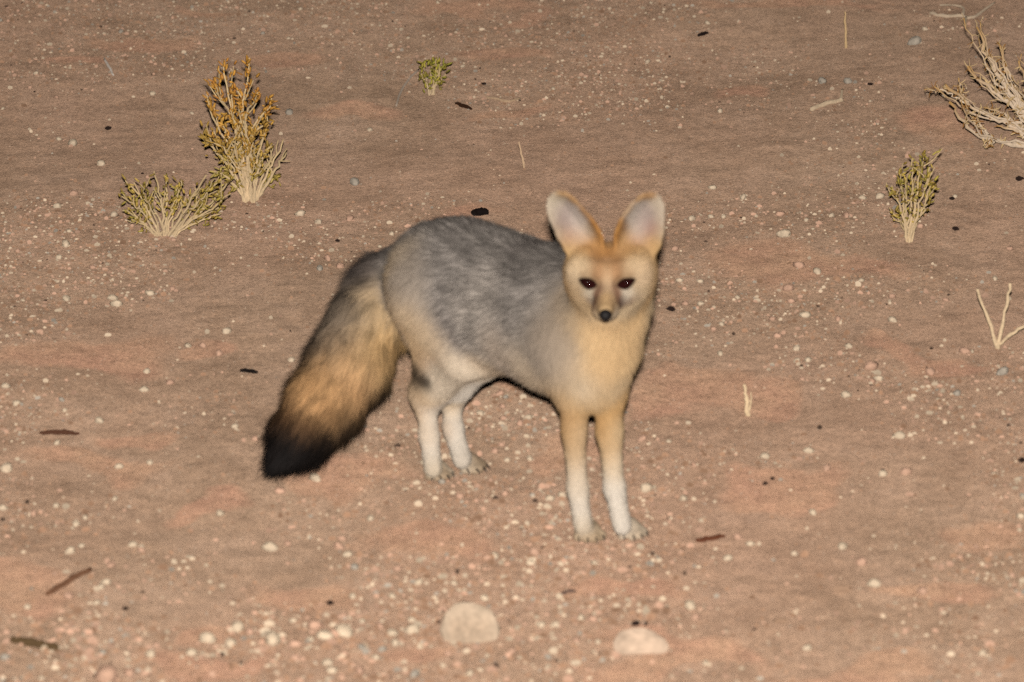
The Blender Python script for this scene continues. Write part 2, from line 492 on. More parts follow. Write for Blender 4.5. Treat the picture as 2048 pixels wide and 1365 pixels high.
def rock(name, label, px, py, rx_, ry_, rz_, tone_, seed, rot=0.0, sink=0.3, cut=None):
    g = g1(px, py)
    k = math.hypot(g[1], CAM_H) / FPX
    v = iv3.copy()
    v = np.sign(v) * np.abs(v) ** 0.85
    v = v * (1 + 0.30 * n3(iv3, 1.1, seed)[:, None] + 0.16 * n3(iv3, 2.9, seed + 4)[:, None] + .05 * n3(iv3, 7, seed)[:, None])
    if cut: v[:, 0] = np.minimum(v[:, 0], cut)
    v = v * np.array([rx_, ry_, rz_]) * k
    c = np.asarray(tone_)[None] * (1 + 0.35 * n3(iv3, 1.8, seed + 7)[:, None])
    o = link(name, mesh_np(name, v, if3, np.clip(c, 0, .9)), M['rock'], None, (g[0], g[1], g[2] + rz_ * k * (1 - 2 * sink) * 0.5))
    o.rotation_euler = (0, 0, rot)
    return tag(o, label, 'stone')


rock('stone', 'large rounded pale tan stone half sunk in the soil in front of the fox', 938, 1268, 58, 62, 52, s2l((214, 190, 164)) * .68, 4.0, 0.1, 0.32)
fs = rock('flat_stone', 'flat smooth pinkish tan stone lying level with the soil', 1278, 1296, 52, 58, 11, s2l((230, 202, 176)) * .64, 8.0, 0.2, 0.15)
fs.rotation_euler = (R(16), 0, .2)

# ------------------------------------------------------------------ tubes for stems, twigs and sticks
def tube(pts, rads, sides=6, wob=0.0, seed=0):
    pts = np.asarray(pts, float); n_ = len(pts)
    T = np.gradient(pts, axis=0); T /= np.linalg.norm(T, axis=1)[:, None] + 1e-12
    ref = np.array([0.3, 0.9, 0.31]) if abs(T[0] @ np.array([0.3, 0.9, 0.31])) < 0.85 else np.array([1.0, 0, 0])
    A = np.cross(T, ref); A /= np.linalg.norm(A, axis=1)[:, None]
    B = np.cross(T, A)
    th = np.arange(sides) * 2 * math.pi / sides
    rr = np.asarray(rads, float)[:, None] * np.ones((1, sides))
    if wob: rr = rr * (1 + wob * np.random.default_rng(seed).uniform(-1, 1, rr.shape))
    v = pts[:, None] + rr[..., None] * (np.cos(th)[None, :, None] * A[:, None] + np.sin(th)[None, :, None] * B[:, None])
    v = v.reshape(-1, 3)
    f = []
    for i in range(n_ - 1):
        for j in range(sides):
            a = i * sides + j; b = i * sides + (j + 1) % sides
            f.append((a, b, b + sides)); f.append((a, b + sides, a + sides))
    v = np.vstack([v, pts[0] - T[0] * rads[0] * 0.4, pts[-1] + T[-1] * rads[-1] * 0.6])
    for j in range(sides):
        f.append((len(v) - 2, (j + 1) % sides, j))
        o = (n_ - 1) * sides
        f.append((len(v) - 1, o + j, o + (j + 1) % sides))
    return v, np.array(f)


def resample(pts, n_):
    pts = np.asarray(pts, float)
    q = pts
    for _ in range(2):      # chaikin, ends kept
        a = q[:-1] * 0.75 + q[1:] * 0.25; b = q[:-1] * 0.25 + q[1:] * 0.75
        q = np.vstack([q[:1], np.stack([a, b], 1).reshape(-1, 3), q[-1:]])
    s = np.concatenate([[0], np.cumsum(np.linalg.norm(np.diff(q, axis=0), axis=1))])
    u = np.linspace(0, s[-1], n_)
    return np.stack([np.interp(u, s, q[:, k]) for k in range(3)], 1)


def merge(parts):
    vs_, fs_, cs_, o = [], [], [], 0
    for v, f, c in parts:
        vs_.append(v); fs_.append(f + o); o += len(v)
        c = np.asarray(c); cs_.append(np.broadcast_to(c, (len(v), 3)) if c.ndim == 1 else c)
    return np.vstack(vs_), np.vstack(fs_), np.vstack(cs_)


def put(name, parts, mat, parent, origin, smooth=True):
    v, f, c = merge(parts)
    return link(name, mesh_np(name, v - origin, f, c, smooth), mat, parent)


leaf_v = np.array([[0, 0, 0], [.5, 0, .32], [-.5, 0, .32], [0, .5, .32], [0, -.5, .32], [.42, 0, .7], [-.42, 0, .7], [0, .42, .7], [0, -.42, .7], [0, 0, 1.0]])
leaf_f = np.array([[0, 3, 1], [0, 2, 3], [0, 4, 2], [0, 1, 4], [1, 3, 7], [1, 7, 5], [3, 2, 6], [3, 6, 7], [2, 4, 8], [2, 8, 6], [4, 1, 5], [4, 5, 8],
                   [5, 7, 9], [7, 6, 9], [6, 8, 9], [8, 5, 9]])


def leaf(at, d, ln, wd, c):
    d = d / np.linalg.norm(d)
    a = np.cross(d, [0.31, 0.77, 0.55]); a /= np.linalg.norm(a); b = np.cross(d, a)
    v = at + leaf_v[:, :1] * wd * a + leaf_v[:, 1:2] * wd * 0.7 * b + leaf_v[:, 2:] * ln * d
    return v, leaf_f, c


def clump(r_, tip, d, n_, size, tones):
    out = []
    for _ in range(n_):
        dd = d / np.linalg.norm(d) * 1.0 + r_.normal(0, 0.62, 3)
        at = tip - d / np.linalg.norm(d) * r_.uniform(0, 2.6) * size + r_.normal(0, 0.22 * size, 3)
        c = tones[r_.integers(len(tones))] * r_.uniform(0.65, 1.2)
        out.append(leaf(at, dd, size * r_.uniform(0.7, 1.3), size * r_.uniform(0.3, 0.46), c))
    return out


def shrub(name, label, base_px, stems, r0, leaf_size, tones, seed, spread=0.06, bark_lo=(206, 182, 148), bark_hi=(194, 170, 128), side=2, leaves=9, group=None, skip_leaf=()):
    r_ = np.random.default_rng(seed)
    g = g1(*base_px)
    root = empty(name, g)
    tag(root, label, 'shrub')
    Y0 = g[1]
    for i, st in enumerate(stems):
        yo = r_.normal(0, spread)
        pts = []
        m_ = len(st)
        for k, (px, py) in enumerate(st):
            fr = k / (m_ - 1)
            pts.append(P(px + (r_.normal(0, 1.2) if k else 0), py, Y0 + yo * fr))
        if st[0] == base_px or math.hypot(st[0][0] - base_px[0], st[0][1] - base_px[1]) < 26:
            pts[0] = g1(*st[0]) * np.array([1, 1, 1]) - np.array([0, 0, 0.006])
        q = resample(pts, 14)
        q[1:-1] += r_.normal(0, 0.0012, (12, 3))
        ln = np.linalg.norm(np.diff(q, axis=0), axis=1).sum()
        ra = np.linspace(r0, r0 * 0.45, 14) * r_.uniform(0.8, 1.15)
        tt = np.linspace(0, 1, 14)[:, None]
        v, f = tube(q, ra, 6, 0.15, seed + i)
        cc = s2l(bark_lo) * (1 - tt) + s2l(bark_hi) * tt
        cv = np.vstack([np.repeat(cc, 6, 0), cc[:1], cc[-1:]]) * r_.uniform(0.85, 1.08)
        parts = [(v, f, cv)]
        twigs = []
        for s_ in range(side):
            k = r_.integers(5, 12)
            d0 = q[k + 1] - q[k]; d0 /= np.linalg.norm(d0)
            d1 = d0 + r_.normal(0, 0.55, 3) + np.array([0, 0, 0.25]); d1 /= np.linalg.norm(d1)
            L = ln * r_.uniform(0.12, 0.26)
            tq = np.array([q[k], q[k] + d1 * L * 0.5 + r_.normal(0, 0.002, 3), q[k] + d1 * L + np.array([0, 0, L * 0.2])])
            tq = resample(tq, 6)
            v, f = tube(tq, np.linspace(r0 * 0.5, r0 * 0.3, 6), 5, 0.1, seed * 3 + s_)
            parts.append((v, f, s2l(bark_hi) * r_.uniform(0.85, 1.1)))
            twigs.append((tq[-1], d1))
        br = put('branch', parts, M['bark'], root, g)
        if i in skip_leaf: continue
        hi = min(1.0, 1.0)
        tn = tones(q[-1][2] - g[2]) if callable(tones) else tones
        d_end = q[-1] - q[-3]
        lp = clump(r_, q[-1], d_end, int(leaves * 1.6), leaf_size, tn)
        for _ in range(leaves // 2):
            k = r_.integers(7, 13)
            lp += clump(r_, q[k], q[k] - q[k - 1] + r_.normal(0, 0.006, 3), 2, leaf_size * 0.85, tn)
        put('leaf_cluster', lp, M['leaf'], br, g)['kind'] = 'stuff'
        for tip, d1 in twigs:
            put('leaf_cluster', clump(r_, tip, d1, max(3, leaves // 2), leaf_size * 0.9, tones(tip[2] - g[2]) if callable(tones) else tones), M['leaf'], br, g)['kind'] = 'stuff'
    return root


def z5(pts):     # points measured in a zoom of the two big shrubs
    return [(200 + x * 0.3077, 80 + y * 0.3077) for x, y in pts]


def tall_tones(h):
    a = s2l((168, 146, 72)); b = s2l((198, 144, 62))
    t = min(1, max(0, (h - 0.05) / 0.13))
    return [a * (1 - t) + b * t, a * (1 - t) * 0.9 + b * t * 0.8, s2l((190, 168, 96)) * (1 - t) + s2l((178, 124, 58)) * t]


T5 = [[(980, 1060), (930, 700), (910, 480), (950, 330), (970, 120)], [(975, 1060), (930, 740), (850, 450), (800, 250), (800, 150)],
      [(970, 1060), (900, 620), (830, 430), (740, 320), (748, 270)], [(965, 1060), (880, 750), (790, 620), (710, 480), (702, 400)],
      [(960, 1050), (880, 880), (770, 750), (670, 655), (660, 615)], [(955, 1050), (890, 960), (810, 880), (745, 862)],
      [(985, 1060), (940, 640), (1010, 530), (1105, 450), (1112, 380)], [(990, 1055), (960, 800), (1030, 680), (1080, 590), (1090, 500)],
      [(985, 1055), (945, 620), (960, 430), (1015, 395), (1030, 345)], [(1010, 1045), (1060, 900), (1150, 760), (1190, 650)],
      [(1015, 1045), (1090, 920), (1170, 800), (1210, 735)], [(1000, 1050), (1010, 850), (1040, 720), (1062, 640)],
      [(970, 1050), (920, 900), (860, 800), (800, 700), (760, 640)], [(980, 1060), (925, 800), (880, 600), (860, 380), (850, 300)],
      [(995, 1060), (1000, 900), (1060, 780), (1110, 690)], [(960, 1060), (900, 930), (850, 830), (840, 740)],
      [(990, 1060), (970, 850), (990, 700), (1000, 600)], [(1005, 1050), (1040, 900), (1110, 780), (1130, 680)],
      [(975, 1060), (910, 780), (800, 560), (780, 480)], [(985, 1060), (960, 700), (930, 420), (900, 330)],
      [(1010, 1045), (1080, 900), (1140, 880)], [(980, 1055), (950, 760), (990, 620), (1060, 560)]]
shrub('shrub', 'tall leafy shrub with orange tipped leaves and pale fanning stems', (501, 406), [z5(s) for s in T5], 0.0026, 0.0125, tall_tones, 21,
      spread=0.05, leaves=10, side=3, skip_leaf=(9, 10, 11, 17))
L5 = [[(395, 1275), (330, 1120), (240, 1000), (165, 915)], [(390, 1275), (300, 1140), (190, 1060), (140, 1015)],
      [(385, 1275), (290, 1190), (200, 1120), (150, 1110)], [(385, 1280), (320, 1230), (250, 1190), (200, 1165)],
      [(400, 1275), (350, 1120), (300, 1020), (270, 945)], [(410, 1275), (410, 1080), (375, 960), (350, 855)],
      [(415, 1275), (430, 1120), (440, 1000), (440, 905)], [(420, 1275), (470, 1130), (510, 1010), (532, 915)],
      [(430, 1275), (560, 1110), (630, 980), (690, 880)], [(440, 1275), (560, 1140), (680, 1020), (750, 900)],
      [(450, 1275), (600, 1150), (740, 1050), (830, 935)], [(450, 1278), (600, 1170), (740, 1090), (850, 1000)],
      [(455, 1280), (580, 1190), (700, 1120), (790, 1085)], [(460, 1280), (570, 1200), (680, 1170), (780, 1130)],
      [(410, 1275), (380, 1150), (330, 1060), (320, 1040)], [(425, 1275), (480, 1170), (560, 1060), (600, 1000)],
      [(435, 1275), (520, 1160), (620, 1080), (700, 1020)], [(400, 1278), (340, 1180), (260, 1100), (220, 1060)],
      [(420, 1275), (440, 1150), (490, 1040), (500, 960)], [(445, 1275), (590, 1130), (720, 960), (800, 920)]]
shrub('shrub', 'low spreading shrub with olive leaves beside the tall shrub', (330, 472), [z5(s) for s in L5], 0.0021, 0.0115,
      [s2l((160, 142, 66)), s2l((186, 158, 78)), s2l((146, 122, 56))], 33, spread=0.07, leaves=4, side=3, skip_leaf=(5, 8), bark_hi=(196, 172, 128))
shrub('shrub', 'small upright shrub with olive green leaves on a bare pale stem', (1817, 484),
      [[(1817, 484), (1808, 440), (1795, 405), (1783, 372)], [(1817, 484), (1812, 430), (1804, 385), (1800, 345)], [(1817, 484), (1820, 420), (1824, 370), (1825, 318)],
       [(1818, 484), (1828, 430), (1840, 365), (1847, 308)], [(1818, 484), (1832, 430), (1850, 380), (1858, 335)], [(1818, 484), (1834, 440), (1855, 405), (1863, 365)],
       [(1818, 484), (1832, 445), (1850, 415), (1864, 392)], [(1816, 484), (1806, 455), (1796, 435), (1788, 425)], [(1817, 484), (1815, 440), (1812, 400), (1812, 360)],
       [(1817, 484), (1824, 440), (1836, 400), (1840, 350)]], 0.0022, 0.0110, [s2l((162, 146, 66)), s2l((182, 156, 78)), s2l((138, 114, 50))], 41, spread=0.025, leaves=5, side=3)
shrub('shrub', 'tiny green shrub on its own beside the dark twig', (862, 190),
      [[(862, 190), (852, 165), (845, 148)], [(862, 190), (853, 155), (848, 122)], [(862, 190), (863, 150), (862, 120)], [(862, 190), (872, 150), (873, 118)],
       [(862, 190), (874, 158), (886, 132)], [(862, 190), (876, 165), (890, 148)], [(862, 190), (868, 160), (878, 140)]], 0.0017, 0.0115,
      [s2l((150, 144, 56)), s2l((168, 154, 64)), s2l((136, 122, 52))], 47, spread=0.02, leaves=5, side=1, bark_lo=(190, 168, 138))


# the dry bush whose base lies beside the frame
def z6(pts):
    return [(1300 + x * 0.3652, y * 0.3652) for x, y in pts]


def dry_bush():
    r_ = np.random.default_rng(8)
    g = g1(2100, 300)
    root = empty('dry_bush', g)
    tag(root, 'bare dry bush of thick pale knobbly branches at the bushy end of the bank', 'bush')
    root['label'] = 'bare dry bush of thick pale knobbly branches with brown tips'
    B = [([(1790, 150), (1830, 290), (1920, 430), (2040, 600), (2190, 800)], .0052, .05), ([(1740, 365), (1850, 480), (1960, 560), (2060, 660), (2190, 810)], .005, -.02),
         ([(1615, 465), (1720, 560), (1840, 630), (1980, 680), (2190, 815)], .0055, -.06), ([(1640, 560), (1720, 680), (1790, 745), (1900, 775), (2190, 818)], .005, -.1),
         ([(1905, 235), (1960, 400), (2040, 560), (2190, 805)], .005, .08), ([(2020, 335), (2070, 480), (2110, 640), (2190, 800)], .0045, -.1),
         ([(1505, 492), (1580, 495), (1660, 520), (1730, 565)], .0024, -.04), ([(1690, 430), (1710, 500), (1735, 570)], .0028, -.05),
         ([(1850, 810), (1850, 785), (1885, 775)], .0032, -.1), ([(1830, 590), (1900, 610), (1985, 650), (2190, 812)], .004, .04),
         ([(1880, 350), (1930, 470), (2000, 590), (2190, 806)], .0042, .1), ([(1950, 520), (2020, 600), (2100, 700), (2190, 810)], .004, .02),
         ([(1900, 690), (1960, 700), (2060, 740), (2190, 816)], .0038, -.03), ([(2100, 180), (2110, 420), (2150, 640), (2190, 800)], .005, .12),
         ([(2250, 250), (2240, 500), (2200, 800)], .005, 0.0), ([(2380, 420), (2300, 600), (2200, 805)], .005, -.05), ([(2450, 640), (2320, 740), (2205, 815)], .005, .05),
         ([(1860, 300), (1880, 360), (1935, 450)], .0026, .05), ([(1770, 640), (1820, 690), (1860, 760)], .003, -.09), ([(1990, 470), (2020, 540), (2075, 640)], .003, .03)]
    extra = []
    for j in range(26):
        pts, rr, yo = B[j % 14]
        sh = r_.normal(0, 34, 2)
        extra.append(([(x + sh[0] * (1 - k / (len(pts) - 1)) + r_.normal(0, 9), y + sh[1] * (1 - k / (len(pts) - 1)) + r_.normal(0, 9)) if k < len(pts) - 1 else (x, y) for k, (x, y) in enumerate(pts)], rr * .5, yo + r_.normal(0, .05)))
    extra = [e for e in extra if e[0][-1][0] > 2150]
    for i, (pts, rr, yo) in enumerate(B + extra):
        rr = rr * .8
        z = z6(pts)[::-1]
        m_ = len(z)
        fulls = pts[-1][0] > 2150
        q = []
        for k, (px, py) in enumerate(z):
            fr = k / (m_ - 1) if fulls else 0.6 + 0.4 * k / (m_ - 1)
            q.append(P(px, py, g[1] + yo * fr))
        q = resample(q, 18)
        q[:, 2] = np.maximum(q[:, 2], height(q[:, 0], q[:, 1]) + 0.002)
        q[1:-1] += r_.normal(0, 0.0022, (16, 3))
        ra = np.linspace(rr, rr * 0.42, 18) * r_.uniform(0.8, 1.25, 18)
        v, f = tube(q, ra, 7, 0.22, i)
        tt = np.linspace(0, 1, 18)[:, None]
        cc = s2l((208, 188, 164)) * (1 - tt ** 4) + s2l((176, 138, 84)) * tt ** 4
        cv = np.vstack([np.repeat(cc, 7, 0), cc[:1], cc[-1:]])
        parts = [(v, f, cv)]
        for _ in range(16):      # knobs and spur twigs
            k = r_.integers(5, 18)
            d = r_.normal(0, 1, 3); d[2] += 0.4; d /= np.linalg.norm(d)
            e = q[k] + d * r_.uniform(0.006, 0.016)
            v, f = tube(np.array([q[k], (q[k] + e) / 2 + r_.normal(0, .001, 3), e]), [ra[k] * .7, ra[k] * .55, ra[k] * .35], 5, .15, k)
            parts.append((v, f, (s2l((200, 172, 128)) if r_.random() < .7 else s2l((150, 106, 56))) * r_.uniform(.75, 1.1)))
        put('branch', parts, M['bark'], root, g)


dry_bush()


def twig(name, label, cat, paths, tone_, base, yo=0.0, sides=6):
    """paths: list of (list of photo points, radius m); the first point stands on the ground at `base`"""
    g = g1(*base)
    parts = []
    r_ = np.random.default_rng(int(base[0]))
    for pts, rr in paths:
        m_ = len(pts)
        q = resample([P(px, py, g[1] + yo * k / (m_ - 1)) for k, (px, py) in enumerate(pts)], 12)
        q[:, 2] = np.maximum(q[:, 2], height(q[:, 0], q[:, 1]) - rr)
        q[1:-1] += r_.normal(0, rr * .25, (10, 3))
        v, f = tube(q, np.linspace(rr, rr * .6, 12) * r_.uniform(.8, 1.25, 12), sides, .18, int(base[1]))
        parts.append((v, f, s2l(tone_) * r_.uniform(.9, 1.05)))
    o = put(name, parts, M['bark'], None, g)
    o.location = [float(t) for t in g]
    return tag(o, label, cat)


twig('forked_twig', 'pale dry forked twig standing upright like a spread hand', 'twig',
     [([(1995, 698), (1978, 640), (1957, 590), (1955, 580)], .0031), ([(1996, 698), (2008, 630), (2018, 590), (2020, 568)], .0031), ([(1996, 690), (2020, 670), (2056, 648), (2075, 640)], .0027)],
     (214, 190, 156), (1995, 698), -.03)
twig('dry_stalk', 'single thin pale stalk standing upright far behind the fox', 'stalk', [([(1692, 96), (1691, 60), (1690, 24)], .0022)], (206, 176, 132), (1692, 96))
twig('dry_stalk', 'short pale stalk rising from the soil behind the head of the fox', 'stalk', [([(1048, 336), (1044, 310), (1038, 284)], .0019)], (202, 172, 140), (1048, 336))
twig('dry_stalk', 'short cream stalk standing at the edge of the red crust', 'stalk', [([(1496, 832), (1494, 800), (1488, 770)], .0034), ([(1496, 830), (1503, 800), (1502, 785)], .0015)], (208, 184, 150), (1496, 832))


def lying(name, label, cat, pts, rr, tone_, sides=6, taper=.6, flat=1.0, branches=()):
    q = resample(G([p[0] for p in pts], [p[1] for p in pts]), 12)
    r_ = np.random.default_rng(int(pts[0][0] * 3 + pts[0][1]))
    q[:, 2] = height(q[:, 0], q[:, 1]) + rr * .55
    prof = np.sin(np.linspace(.35, 2.9, 12)) * (1 - taper) + taper
    o0 = q[6].copy()
    qq = q + r_.normal(0, rr * .15, q.shape)
    v, f = tube(qq, rr * prof, sides, .16, int(pts[0][0]))
    parts = [(v, f, s2l(tone_))]
    for b in branches:
        bq = resample(G([p[0] for p in b], [p[1] for p in b]), 8)
        bq[:, 2] = height(bq[:, 0], bq[:, 1]) + rr * .6 + np.linspace(0, .006, 8)
        v, f = tube(bq, np.linspace(rr * .8, rr * .4, 8), sides, .16, 3)
        parts.append((v, f, s2l(tone_) * .95))
    o = put(name, parts, M['bark'], None, o0)
    o.location = [float(t) for t in o0]
    return tag(o, label, cat)


lying('stick', 'dark reddish brown stick, thick in the middle, lying flat', 'stick', [(80, 869), (118, 867), (158, 871)], .0042, (84, 56, 42), taper=.25)
lying('stick', 'straight reddish brown stick lying aslant on the soil', 'stick', [(94, 1192), (135, 1166), (182, 1143)], .0042, (112, 80, 60), taper=.7)
lying('stick', 'thick olive brown stick lying on the soil in front', 'stick', [(22, 1285), (65, 1291), (112, 1300)], .0062, (88, 70, 48), taper=.6)
lying('twig', 'short black twig lying beyond the tail of the fox', 'twig', [(482, 744), (498, 745), (516, 747)], .0036, (26, 20, 18), taper=.5)
lying('twig', 'dark brown twig lying just behind the tiny green shrub', 'twig', [(912, 210), (928, 215), (944, 221)], .0036, (54, 34, 22), taper=.3)
lying('dropping', 'short thick black dropping lying behind the back of the fox', 'dropping', [(948, 431), (961, 430), (974, 428)], .0066, (24, 17, 15), taper=.75)
lying('twig', 'curled rust red bark chip lying right of the forepaws', 'twig', [(1394, 1085), (1420, 1081), (1450, 1076)], .0042, (96, 58, 40), taper=.25)
lying('twig', 'thin grey brown bent twig lying below the forepaws', 'twig', [(1113, 1196), (1128, 1187), (1152, 1184)], .0028, (104, 84, 74), taper=.5)
lying('twig', 'small black twig lying far behind near the upright stalk', 'twig', [(1396, 73), (1405, 71), (1416, 68)], .0034, (34, 24, 22), taper=.4)
lying('stick', 'pale crooked stick with an upturned end lying behind the fox', 'stick', [(1622, 223), (1645, 212), (1672, 206), (1684, 203)], .0040, (196, 174, 146), taper=.7,
      branches=[[(1682, 204), (1684, 190)]])
lying('root', 'weathered pale grey root with forking ends far up the bank', 'root', [(1860, 28), (1890, 36), (1925, 33), (1935, 40), (1950, 36)], .0034, (190, 170, 146), taper=.6,
      branches=[[(1925, 34), (1930, 20), (1905, 17), (1880, 20)], [(1945, 38), (1965, 28), (1990, 14)], [(1932, 38), (1930, 60)]])
lying('twig', 'short pale straight twig lying by itself above the shrubs', 'twig', [(209, 121), (217, 134), (227, 152)], .0022, (202, 190, 178), taper=.6)
lying('twig', 'pale thin curved twig lying next to the gravel strip', 'twig', [(970, 196), (1000, 201), (1020, 206), (1040, 198)], .0022, (176, 150, 122), taper=.6)
lying('twig', 'bleached grey arched twig leading to the tiny green shrub', 'twig', [(793, 214), (798, 190), (815, 162), (838, 140)], .0019, (172, 156, 140), taper=.6)

for (px, py, rp) in [(675, 484, 6), (216, 261, 8), (1342, 622, 9), (968, 170, 5), (1740, 171, 6), (1272, 1251, 10), (251, 1221, 8), (1912, 461, 7), (1905, 400, 6),
                     (2038, 362, 9), (13, 15, 4), (1530, 970, 7), (660, 1210, 10), (1545, 960, 6), (2044, 925, 9), (285, 349, 4)]:
    g = g1(px, py); r = rp / FPX * math.hypot(g[1], CAM_H)
    v = iv2 * np.array([1.1, .7, .6]) * (1 + .6 * n3(iv2, 1.4, px * .01)[:, None] + .3 * n3(iv2, 3.4, px * .02)[:, None]) * r * .85
    o = link('dung_crumb', mesh_np('dung_crumb', v, if2, s2l((44, 33, 29))), M['stone'], None, (g[0], g[1], g[2] + r * .45))
    o.rotation_euler = (0, 0, random.uniform(-.4, .4))
    wh = near_name(g)
    tag(o, 'small black crumb of dung on the soil near %s' % wh, 'dung', 'dung crumbs near %s' % wh)
for (px, py, rp) in [(1685, 1181, 20), (1560, 1245, 16), (720, 1075, 16), (275, 1195, 12)]:
    g = g1(px, py); r = rp / FPX * math.hypot(g[1], CAM_H)
    v = iv2 * np.array([1.0, .9, .5]) * (1 + .6 * n3(iv2, 1.6, px * .01)[:, None] + .3 * n3(iv2, 3.6, px * .02)[:, None]) * r * .85
    o = link('clod', mesh_np('clod', v, if2, s2l((152, 124, 102)) * (1 + .3 * n3(iv2, 2.5, 3)[:, None])), M['stone'], None, (g[0], g[1], g[2] + r * .1))
    tag(o, 'dull flat brown clod of earth near %s' % near_name(g), 'clod', 'clods of earth')

# ================================================================== the fox
# The body is one implicit surface: tapered limbs and ellipsoids blended smoothly, meshed once.
PX = 1.0 / 1503.0            # metres per photo pixel at the fox
UF = np.array([0.62, -0.78, 0.0]); UF /= np.linalg.norm(UF)        # the way the body points
LF = np.array([-UF[1], UF[0], 0.0])                                  # the fox's left
prims = []                    # (kind, data, blend, group)


def cone(a, b, ra, rb, k, grp, shrink=0.0):
    prims.append(('cone', (np.asarray(a), np.asarray(b), ra * PX - shrink, rb * PX - shrink), k, grp))


def ell(c, rads, k, grp, basis=None, sub=False):
    prims.append(('sub' if sub else 'ell', (np.asarray(c), np.asarray(rads, float), np.eye(3) if basis is None else basis), k, grp))


BB = np.stack([UF, LF, [0, 0, 1]])      # body basis
# trunk
ell(P(885, 565, 8.355), (0.085, 0.064, 0.074), .05, 'torso', BB)
ell(P(960, 570, 8.30), (0.10, 0.066, 0.078), .05, 'torso', BB)
ell(P(985, 634, 8.28), (0.085, 0.054, 0.060), .05, 'torso', BB)
ell(P(1065, 615, 8.215), (0.105, 0.066, 0.083), .05, 'torso', BB)
ell(P(1120, 655, 8.165), (0.075, 0.062, 0.085), .04, 'torso', BB)
ell(P(1168, 682, 8.125), (0.048, 0.050, 0.072), .035, 'chest', BB)
ell(P(1190, 738, 8.10), (0.034, 0.036, 0.046), .03, 'chest', BB)
# neck and ruff
cone(P(1115, 592, 8.18), P(1205, 560, 8.135), 76, 58, .035, 'neck')
cone(P(1178, 660, 8.135), P(1222, 585, 8.128), 74, 62, .03, 'neck')
cone(P(1226, 680, 8.12), P(1258, 606, 8.108), 30, 30, .03, 'neck')
# thighs and hind legs
cone(P(880, 590, 8.315), P(926, 702, 8.27), 90, 33, .035, 'thigh')
cone(P(935, 718, 8.262), P(856, 794, 8.358), 31, 20, .032, 'hind_r')
cone(P(850, 798, 8.362), P(858, 870, 8.345), 19, 17.5, .012, 'hind_r')
cone(P(858, 870, 8.345), P(866, 936, 8.33), 17.5, 18.5, .012, 'hind_r')
cone(P(882, 680, 8.335), P(862, 772, 8.356), 50, 23, .045, 'thigh')
cone(P(930, 610, 8.38), P(970, 706, 8.315), 76, 30, .03, 'thigh')
cone(P(970, 722, 8.30), P(908, 802, 8.395), 25, 19.5, .028, 'hind_l')
cone(P(903, 806, 8.398), P(906, 855, 8.385), 19, 18, .012, 'hind_l')
cone(P(906, 855, 8.385), P(924, 918, 8.365), 18, 19.5, .012, 'hind_l')
# shoulders and forelegs
cone(P(1138, 685, 8.11), P(1150, 778, 8.105), 66, 35, .03, 'shoulder')
cone(P(1149, 780, 8.105), P(1148, 862, 8.097), 34, 21.5, .012, 'fore_r')
cone(P(1148, 862, 8.097), P(1155, 975, 8.092), 21.5, 18, .012, 'fore_r')
cone(P(1155, 975, 8.092), P(1166, 1050, 8.088), 18.5, 18, .012, 'fore_r')
cone(P(1206, 690, 8.12), P(1215, 778, 8.112), 48, 30, .026, 'shoulder')
cone(P(1218, 782, 8.112), P(1219, 862, 8.106), 31, 23.5, .012, 'fore_l')
cone(P(1219, 862, 8.106), P(1229, 975, 8.102), 24, 18.5, .012, 'fore_l')
cone(P(1229, 975, 8.102), P(1244, 1050, 8.096), 18.5, 18.5, .012, 'fore_l')

CLAWS = []


def paw(px, py, d, grp, wide):
    """toes splayed forward from the wrist; (px, py) is the ground under the middle of the toes"""
    g = g1(px, py)
    d = np.asarray(d, float); d /= np.linalg.norm(d)
    s = np.array([-d[1], d[0], 0])
    ell(g + np.array([0, 0, .0125]) - d * .010, (.019, .0155, .0125), .010, grp, np.stack([d, s, [0, 0, 1]]))
    for q, off, fwd in ((-1.5, -.0150, .006), (-.5, -.0052, .0135), (.5, .0052, .0135), (1.5, .0150, .006)):
        a = g + s * off * wide * .7 - d * .004 + np.array([0, 0, .0105])
        b = g + s * off * wide + d * fwd + np.array([0, 0, .0072])
        prims.append(('cone', (a, b, .0070, .0066), .0035, grp))
        CLAWS.append((b + d * .0045 + np.array([0, 0, .0015]), d * .8 + s * off * 9))


paw(1178, 1080, (.18, -1, 0), 'paw', 1.05)
paw(1262, 1075, (.42, -1, 0), 'paw', 1.05)
paw(876, 957, (.45, -1, 0), 'paw', 1.0)
paw(943, 943, (.75, -1, 0), 'paw', 1.05)

# tail: a narrow core; the bulk is hair
TAIL = np.array([P(800, 540, 8.405), P(762, 580, 8.42), P(738, 640, 8.405), P(700, 725, 8.37), P(655, 800, 8.33), P(608, 866, 8.295), P(570, 908, 8.275)])
TR = [36, 44, 53, 59, 54, 38, 16]
for k in range(len(TAIL) - 1):
    cone(TAIL[k], TAIL[k + 1], TR[k], TR[k + 1], .025, 'tail')

# head
HY = 8.045
ell(P(1221, 543, HY + .022), (.049, .050, .033), .02, 'head')
ell(P(1217, 566, HY - .008), (.038, .040, .028), .022, 'head')
ell(P(1168, 545, HY + .012), (.017, .028, .026), .03, 'head')
ell(P(1276, 545, HY + .012), (.017, .028, .026), .03, 'head')
ell(P(1186, 582, HY - .002), (.014, .026, .020), .026, 'head')
ell(P(1244, 584, HY - .002), (.015, .026, .020), .026, 'head')
